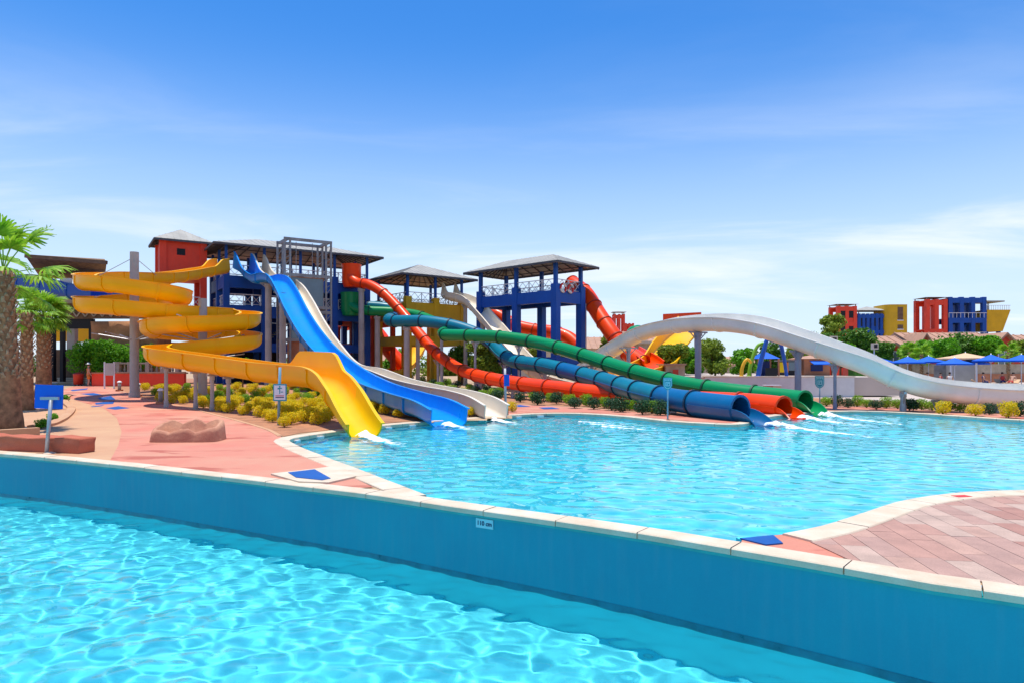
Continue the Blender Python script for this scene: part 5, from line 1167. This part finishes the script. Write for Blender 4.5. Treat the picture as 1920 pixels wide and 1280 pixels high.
for x in (a.x, b.x):
    for y in (55.1, 56.9): MB().box(x - .06, x + .06, y - .06, y + .06, PZ, a.z).build('post', 'terracotta', t)
MB().box(a.x + .4, b.x - .3, 56.2, 56.3, PZ, a.z - .2).build('panel', 'cloth_blue', t); MB().box(a.x + .5, b.x - .2, 54.9, 55.0, PZ, PZ + .65).build('counter', 'dark', t); MB().box(b.x + .05, b.x + .4, 55.0, 55.1, PZ + .3, PZ + 1.1).build('slide_panel', 'slide_lemon', t); MB().box(b.x + .45, b.x + .75, 55.0, 55.1, PZ + .3, PZ + 1.1).build('slide_panel', 'cloth_orange', t)
t = thing('snack_stall', 'orange snack stall with blue window and small blue awning', 'stall', P(1535, 705, 58)); t.location.z = PZ
wbox(1508, 1556, 58, 672, 706, 3).build('wall', 'terracotta', t); wl = wbox(1521, 1543, 57.9, 683, 695, .1).build('window', 'cloth_blue', t)
a, b = P(1517, 682, 57.9), P(1549, 675, 57.9); MB().add([(a.x, 57.0, a.z), (b.x, 57.0, a.z), (b.x, 57.95, b.z), (a.x, 57.95, b.z), (a.x, 57.0, a.z - .06), (b.x, 57.0, a.z - .06)], [(0, 1, 2, 3), (0, 4, 5, 1), (4, 3, 2, 5)]).build('awning', 'umbrella_blue', t)
a, b = P(1504, 672, 58), P(1560, 665, 58); MB().add([(a.x, 57.7, a.z), (b.x, 57.7, a.z), (b.x, 61.3, a.z), (a.x, 61.3, a.z), ((a.x + b.x) / 2, 59.5, b.z)], [(0, 1, 4), (1, 2, 4), (2, 3, 4), (3, 0, 4), (3, 2, 1, 0)]).build('roof', 'roof_pink', t)
t = thing('dark_booth', 'dark grey booth behind the blue play arch', 'booth', P(1487, 705, 58)); t.location.z = PZ
wbox(1474, 1497, 58, 676, 708, 2).build('wall', 'dark', t); wbox(1478, 1493, 57.92, 678, 694, .06).build('window', 'glass', t); wbox(1472, 1499, 57.8, 674.5, 676.5, 2.4).build('roof', 'steel_gray', t)
for i, (px, y_, Y) in enumerate([(1562, 642, 60), (1639, 654, 66)]):
    b = P(px, y_, Y); t = thing('floodlight', ['cream floodlight above the middle of the white slide', 'cream floodlight above the leftmost parasols'][i], 'lamp', (b.x, Y, .2)); MB().tube((b.x, Y, .2), b, .06, .05, 8).build('pole', 'sign_white', t, True)
    h = MB().cbox(b + Vector((0, -.1, .25)), .62, .28, .6, .2).build('housing', 'cream_wall', t); MB().cbox(b + Vector((.03, -.26, .25)), .36, .03, .34, .2).build('lens', 'dark', h)
for i, (px, y0, y1) in enumerate([(1264, 684, 716)]):
    t = thing('hut', 'brown hut beside the golden wide slide', 'hut', P(px, 716, 52)); t.location.z = 0
    wbox(1248, 1284, 52, 684, 742, 2.5).build('wall', 'tan_stone', t); wbox(1262, 1272, 51.92, 692, 742, .06).build('door', 'house_red', t); wbox(1245, 1287, 51.7, 681, 684, 3).build('roof', 'roof_pink', t)
t = thing('beige_block', 'plain beige block building behind the white arch slide', 'building', P(1215, 700, 72)); t.location.z = 0
wbox(1172, 1246, 72, 644, 726, 6).build('wall', 'tan_stone', t); wbox(1168, 1250, 71.7, 639, 644, 6.6).build('parapet', 'cream_wall', t)
t = thing('red_gantry', 'long red slide gantry showing above the white arch', 'gantry', P(1280, 600, 84)); t.location.z = 0
MB().add([P(1243, 589, 84), P(1315, 585.5, 84), P(1315, 591, 84), P(1243, 604, 84), P(1243, 589, 85.5), P(1315, 585.5, 85.5), P(1315, 591, 85.5), P(1243, 604, 85.5)], [(0, 3, 2, 1), (4, 5, 6, 7), (0, 1, 5, 4), (3, 7, 6, 2), (0, 4, 7, 3), (1, 2, 6, 5)]).build('trough', 'slide_orange', t)
for x in (1252, 1306): a = P(x, 600, 84.8); MB().tube((a.x, 84.8, 0), a, .3, .28, 10).build('leg', 'concrete', t)

# ================================================================== far buildings
def house(name, label, px0, px1, yr, ye, Y, dep, gable_px, m='house_red', rm='roof_pink', yg=None):
    a, b = P(px0, ye, Y), P(px1, ye, Y); zr = P(px0, yr, Y + dep / 2).z; t = thing(name, label, 'house', ((a.x + b.x) / 2, Y, 0)); o = .6
    MB().box(a.x, b.x, Y, Y + dep, -.1, a.z).build('wall', m, t)
    rf = MB().add([(a.x - o, Y - o, a.z - .1), (b.x + o, Y - o, a.z - .1), (b.x + o, Y + dep / 2, zr), (a.x - o, Y + dep / 2, zr), (a.x - o, Y + dep + o, a.z - .1), (b.x + o, Y + dep + o, a.z - .1)], [(0, 1, 2, 3), (3, 2, 5, 4), (0, 3, 4), (1, 5, 2), (0, 4, 5, 1)]).build('roof', rm, t)
    mb = MB()
    nt_ = int((b.x - a.x) / .9)
    for k in range(nt_ + 1): x = a.x - o + (b.x - a.x + 2 * o) * k / nt_; mb.beam((x, Y - o, a.z - .06), (x, Y + dep / 2, zr + .04), .14, .1)
    mb.build('tile_ribs', rm, rf)
    for (g0, g1, gy) in gable_px:
        c, d = P(g0, 0, Y - 1.5), P(g1, 0, Y - 1.5); zp = P(0, gy, Y - 1.5).z; ze = a.z - .25; cx = (c.x + d.x) / 2
        MB().add([(c.x, Y - 1.5, -.1), (d.x, Y - 1.5, -.1), (d.x, Y - 1.5, ze), (cx, Y - 1.5, zp), (c.x, Y - 1.5, ze), (c.x, Y + 1, -.1), (d.x, Y + 1, -.1), (d.x, Y + 1, ze), (cx, Y + 1, zp), (c.x, Y + 1, ze)], [(0, 1, 2, 3, 4), (1, 6, 7, 2), (5, 0, 4, 9), (9, 8, 7, 6, 5)]).build('gable', m, t)
        for p, q in (((c.x - .5, ze - .25), (cx, zp + .12)), ((d.x + .5, ze - .25), (cx, zp + .12))): MB().add([(p[0], Y - 2.2, p[1]), (q[0], Y - 2.2, q[1]), (q[0], Y + 3, q[1]), (p[0], Y + 3, p[1]), (p[0], Y - 2.2, p[1] - .25), (q[0], Y - 2.2, q[1] - .25), (q[0], Y + 3, q[1] - .25), (p[0], Y + 3, p[1] - .25)], [(0, 1, 2, 3), (7, 6, 5, 4), (0, 4, 5, 1), (1, 5, 6, 2), (2, 6, 7, 3), (3, 7, 4, 0)]).build('gable_roof', rm, t)
        wd = MB().box(cx - .8, cx + .8, Y - 1.56, Y - 1.5, ze - 2.0, ze - .3).build('window', 'glass', t); mb = MB()
        for k in (-.8, 0, .8): mb.box(cx + k - .05, cx + k + .05, Y - 1.60, Y - 1.56, ze - 2.0, ze - .3)
        mb.box(cx - .85, cx + .85, Y - 1.60, Y - 1.55, ze - .32, ze - .22); mb.build('window_frame', 'sign_white', wd)
    return t
house('red_house', 'red house with pale tiled roof below the yellow block', 1640, 1702, 630, 652, 94, 9, [(1657, 1692, 643)])
house('red_house', 'long red house with pale tiled roof behind the wide dark tree', 1722, 1868, 624, 648, 96, 10, [(1720, 1745, 626)])
house('red_house', 'red gabled house at the right edge above the parasols', 1850, 1990, 628, 652, 90, 10, [(1853, 1912, 625)])
house('tan_house', 'long cream house with pink roof behind the right blue tower', 960, 1150, 632, 652, 104, 10, [], 'cream_wall')
house('tan_house', 'cream house with pink roof behind the main tower legs', 560, 730, 656, 674, 100, 9, [], 'cream_wall')
house('tan_house', 'cream roofed house behind the white arch slide top', 1160, 1245, 622, 640, 110, 10, [], 'cream_wall')
house('tan_house', 'low tan house behind the feathery trees', 1240, 1420, 668, 682, 92, 8, [], 'tan_stone')
def frame_block(name, label, px0, px1, y0, Y, dep, nx, levels, m, pier=.35, solid=(), top=None, canopy=None, win=None):
    a, b = P(px0, y0, Y), P(px1, y0, Y); Wd = b.x - a.x; H = a.z; t = thing(name, label, 'building', ((a.x + b.x) / 2, Y, 0)); bay = (Wd - pier) / nx
    for k in range(nx + 1):
        for y in (Y, Y + dep - pier): MB().box(a.x + bay * k, a.x + bay * k + pier, y, y + pier, -.1, H).build('pier', m, t)
    lv = [H * l for l in levels]
    for z in lv:
        for y in (Y + .03, Y + dep - pier + .03): MB().box(a.x + .02, b.x - .02, y, y + pier - .06, z - pier * 1.3, z).build('beam', m, t)
        MB().box(a.x + .05, b.x - .05, Y + .05, Y + dep - .05, z - .25, z - .05).build('floor', m, t)
    for (k, i) in solid:
        z0 = 0 if i == 0 else lv[i - 1]; MB().box(a.x + bay * k + .05, a.x + bay * (k + 1) + pier - .05, Y + .12, Y + .3, z0, lv[i] - .1).build('wall', m, t)
        wd = MB().box(a.x + bay * (k + .5) + pier / 2 - .45, a.x + bay * (k + .5) + pier / 2 + .45, Y + .06, Y + .13, z0 + (lv[i] - z0) * .25, z0 + (lv[i] - z0) * .78).build('window', 'dark', t)
    if canopy:
        c, d, e = canopy; z = P(0, c, Y).z; MB().add([(a.x - d, Y - d, z), (b.x + d, Y - d, z), (b.x + d, Y + dep + d, z), (a.x - d, Y + dep + d, z), ((a.x + b.x) / 2, Y + dep / 2, z + e)], [(0, 1, 4), (1, 2, 4), (2, 3, 4), (3, 0, 4), (3, 2, 1, 0)]).build('canopy', 'roof_metal', t)
        for x in (a.x + .2, b.x - .2):
            for y in (Y + .2, Y + dep - .2): MB().box(x - .08, x + .08, y - .08, y + .08, H, z + .02).build('canopy_post', 'steel_gray', t)
    return t, a, b, H
FY = 140
t, a, b, H = frame_block('red_tower', 'far red tower with three rows of windows and flat canopy', 1570, 1607, 574, FY, 4, 2, (.55, .78, .995), 'red_wall', .7, [(k, i) for k in range(2) for i in range(3)], canopy=(570.5, .3, .25))
t, a, b, H = frame_block('blue_block', 'far blue block with white lit openings and pale sail canopy', 1609, 1664, 588, FY + 1, 5, 6, (.5, .74, .985), 'blue_wall', .55, [(0, 2), (0, 1), (0, 0), (3, 2), (3, 1)], canopy=(582, .1, 1.0))
t = thing('yellow_block', 'far mustard yellow block with rounded left corner', 'building', P(1681, 688, FY)); t.location.z = 0
a, b = P(1662, 571, FY), P(1701, 571, FY); pts = [(a.x + 1.5 - 1.5 * math.cos(k * math.pi / 12), FY + 1.5 - 1.5 * math.sin(k * math.pi / 12)) for k in range(7)] + [(b.x, FY), (b.x, FY + 5), (a.x, FY + 5)]
MB().prism(pts, 0, a.z).build('wall', 'yellow_wall', t)
for y0, y1 in ((576, 600), (609, 617), (625, 632)):
    c, d = P(1683, y0, FY), P(1693, y1, FY); wd = MB().box(c.x, d.x, FY - .05, FY + .02, d.z, c.z).build('window', 'brown_wood', t); MB().box(c.x - .1, d.x + .1, FY - .12, FY - .03, d.z - .15, d.z).build('sill', 'sign_white', wd)
frame_block('red_tower', 'far red open tower with tall openings, right group', 1737, 1777, 561, FY, 4.5, 2, (.35, .62, .99), 'red_wall', .8, [], canopy=(557.5, .2, .3))
t, a, b, H = frame_block('blue_building', 'far open blue frame building with inner stairs', 1779, 1850, 557, FY, 6, 3, (.3, .5, .74, .99), 'blue_wall', .8)
for k in range(2):
    mb = MB(); mb.beam((a.x + 2.0, FY + 2, H * (.3 + .2 * k)), (a.x + 5.5, FY + 2, H * (.5 + .22 * k)), 1.2, .35); mb.build('stairs', 'blue_wall', t)
for z in (.5, .74): mb = MB(); [mb.beam((a.x + .8 * k, FY - .05, H * z), (a.x + .8 * k, FY - .05, H * z + 1), .07) for k in range(10)]; mb.beam((a.x, FY - .05, H * z + 1), (b.x, FY - .05, H * z + 1), .1); mb.build('railing', 'rail_white', t)
t = thing('yellow_hopper', 'far yellow tapered block with white railing on top', 'building', P(1870, 688, FY)); t.location.z = 0
a, b, c, d = P(1851, 581, FY), P(1895, 581, FY), P(1853, 621, FY), P(1884, 621, FY)
MB().add([(c.x, FY + .6, c.z), (d.x, FY + .6, c.z), (d.x, FY + 4.4, c.z), (c.x, FY + 4.4, c.z), (a.x, FY, a.z), (b.x, FY, a.z), (b.x, FY + 5, a.z), (a.x, FY + 5, a.z)], [(3, 2, 1, 0), (4, 5, 6, 7), (0, 1, 5, 4), (1, 2, 6, 5), (2, 3, 7, 6), (3, 0, 4, 7)]).build('hopper', 'yellow_wall', t)
for x in (c.x + .4, d.x - .4): MB().box(x - .3, x + .3, FY + 1, FY + 1.6, 0, c.z).build('leg', 'blue_wall', t)
mb = MB(); [mb.beam((a.x + .45 * k, FY + .05, a.z), (a.x + .45 * k, FY + .05, a.z + .9), .06) for k in range(11)]; mb.beam((a.x, FY + .05, a.z + .9), (b.x, FY + .05, a.z + .9), .09); mb.build('railing', 'rail_white', t)
e = P(1866, 566, FY); MB().box(a.x - .3, b.x - 1.2, FY, FY + 5, e.z, e.z + .25).build('canopy', 'roof_metal', t); MB().box(e.x - .08, e.x + .08, FY + 2, FY + 2.2, a.z, e.z).build('canopy_post', 'steel_gray', t)
t, a, b, H = frame_block('red_tower', 'small far red tower behind the steep orange tube', 1151, 1172, 589, 130, 2.4, 2, (.3, .6, .985), 'red_wall', .4, [(0, 0), (1, 0)], canopy=(585, .3, .2)); 
frame_block('red_annex', 'lower red annex beside the small far red tower', 1172, 1189, 606, 130, 2.4, 2, (.5, .985), 'red_wall', .35, [(0, 0), (1, 0), (1, 1)])
t = thing('green_dome', 'green dome top peeking over the white arch slide', 'dome', P(1196, 640, 115)); t.location.z = 0
c = P(1196, 622, 115); MB().lathe([(1.5, 0), (1.5, c.z - .3), (1.9, c.z - .25), (1.8, c.z + .3), (1.2, c.z + .85), (.3, c.z + 1.1)], (c.x, 115, 0), 18).build('dome', 'slide_green', t, True)
# distant tree belt closing the horizon
for i, (x0, x1, Y, yt_) in enumerate([(-400, 120, 150, 668), (420, 900, 170, 668), (860, 1300, 170, 664), (1240, 1660, 160, 660), (1600, 2300, 165, 655)]):
    a, b = P(x0, yt_, Y), P(x1, yt_, Y); r = random.Random(i); bl = []
    for k in range(60): s = r.uniform(1.2, 2.2); bl.append((r.uniform(a.x, b.x), Y + r.uniform(-4, 4), r.uniform(.8, max(1.2, a.z - s * .6)), s * 1.5, s, s))
    mb = leaves(9000, bl, .5, 70 + i, .3); o = mb.build('distant_trees', ['leaf_tree', 'leaf_olive'][i % 2]); o['kind'] = 'stuff'
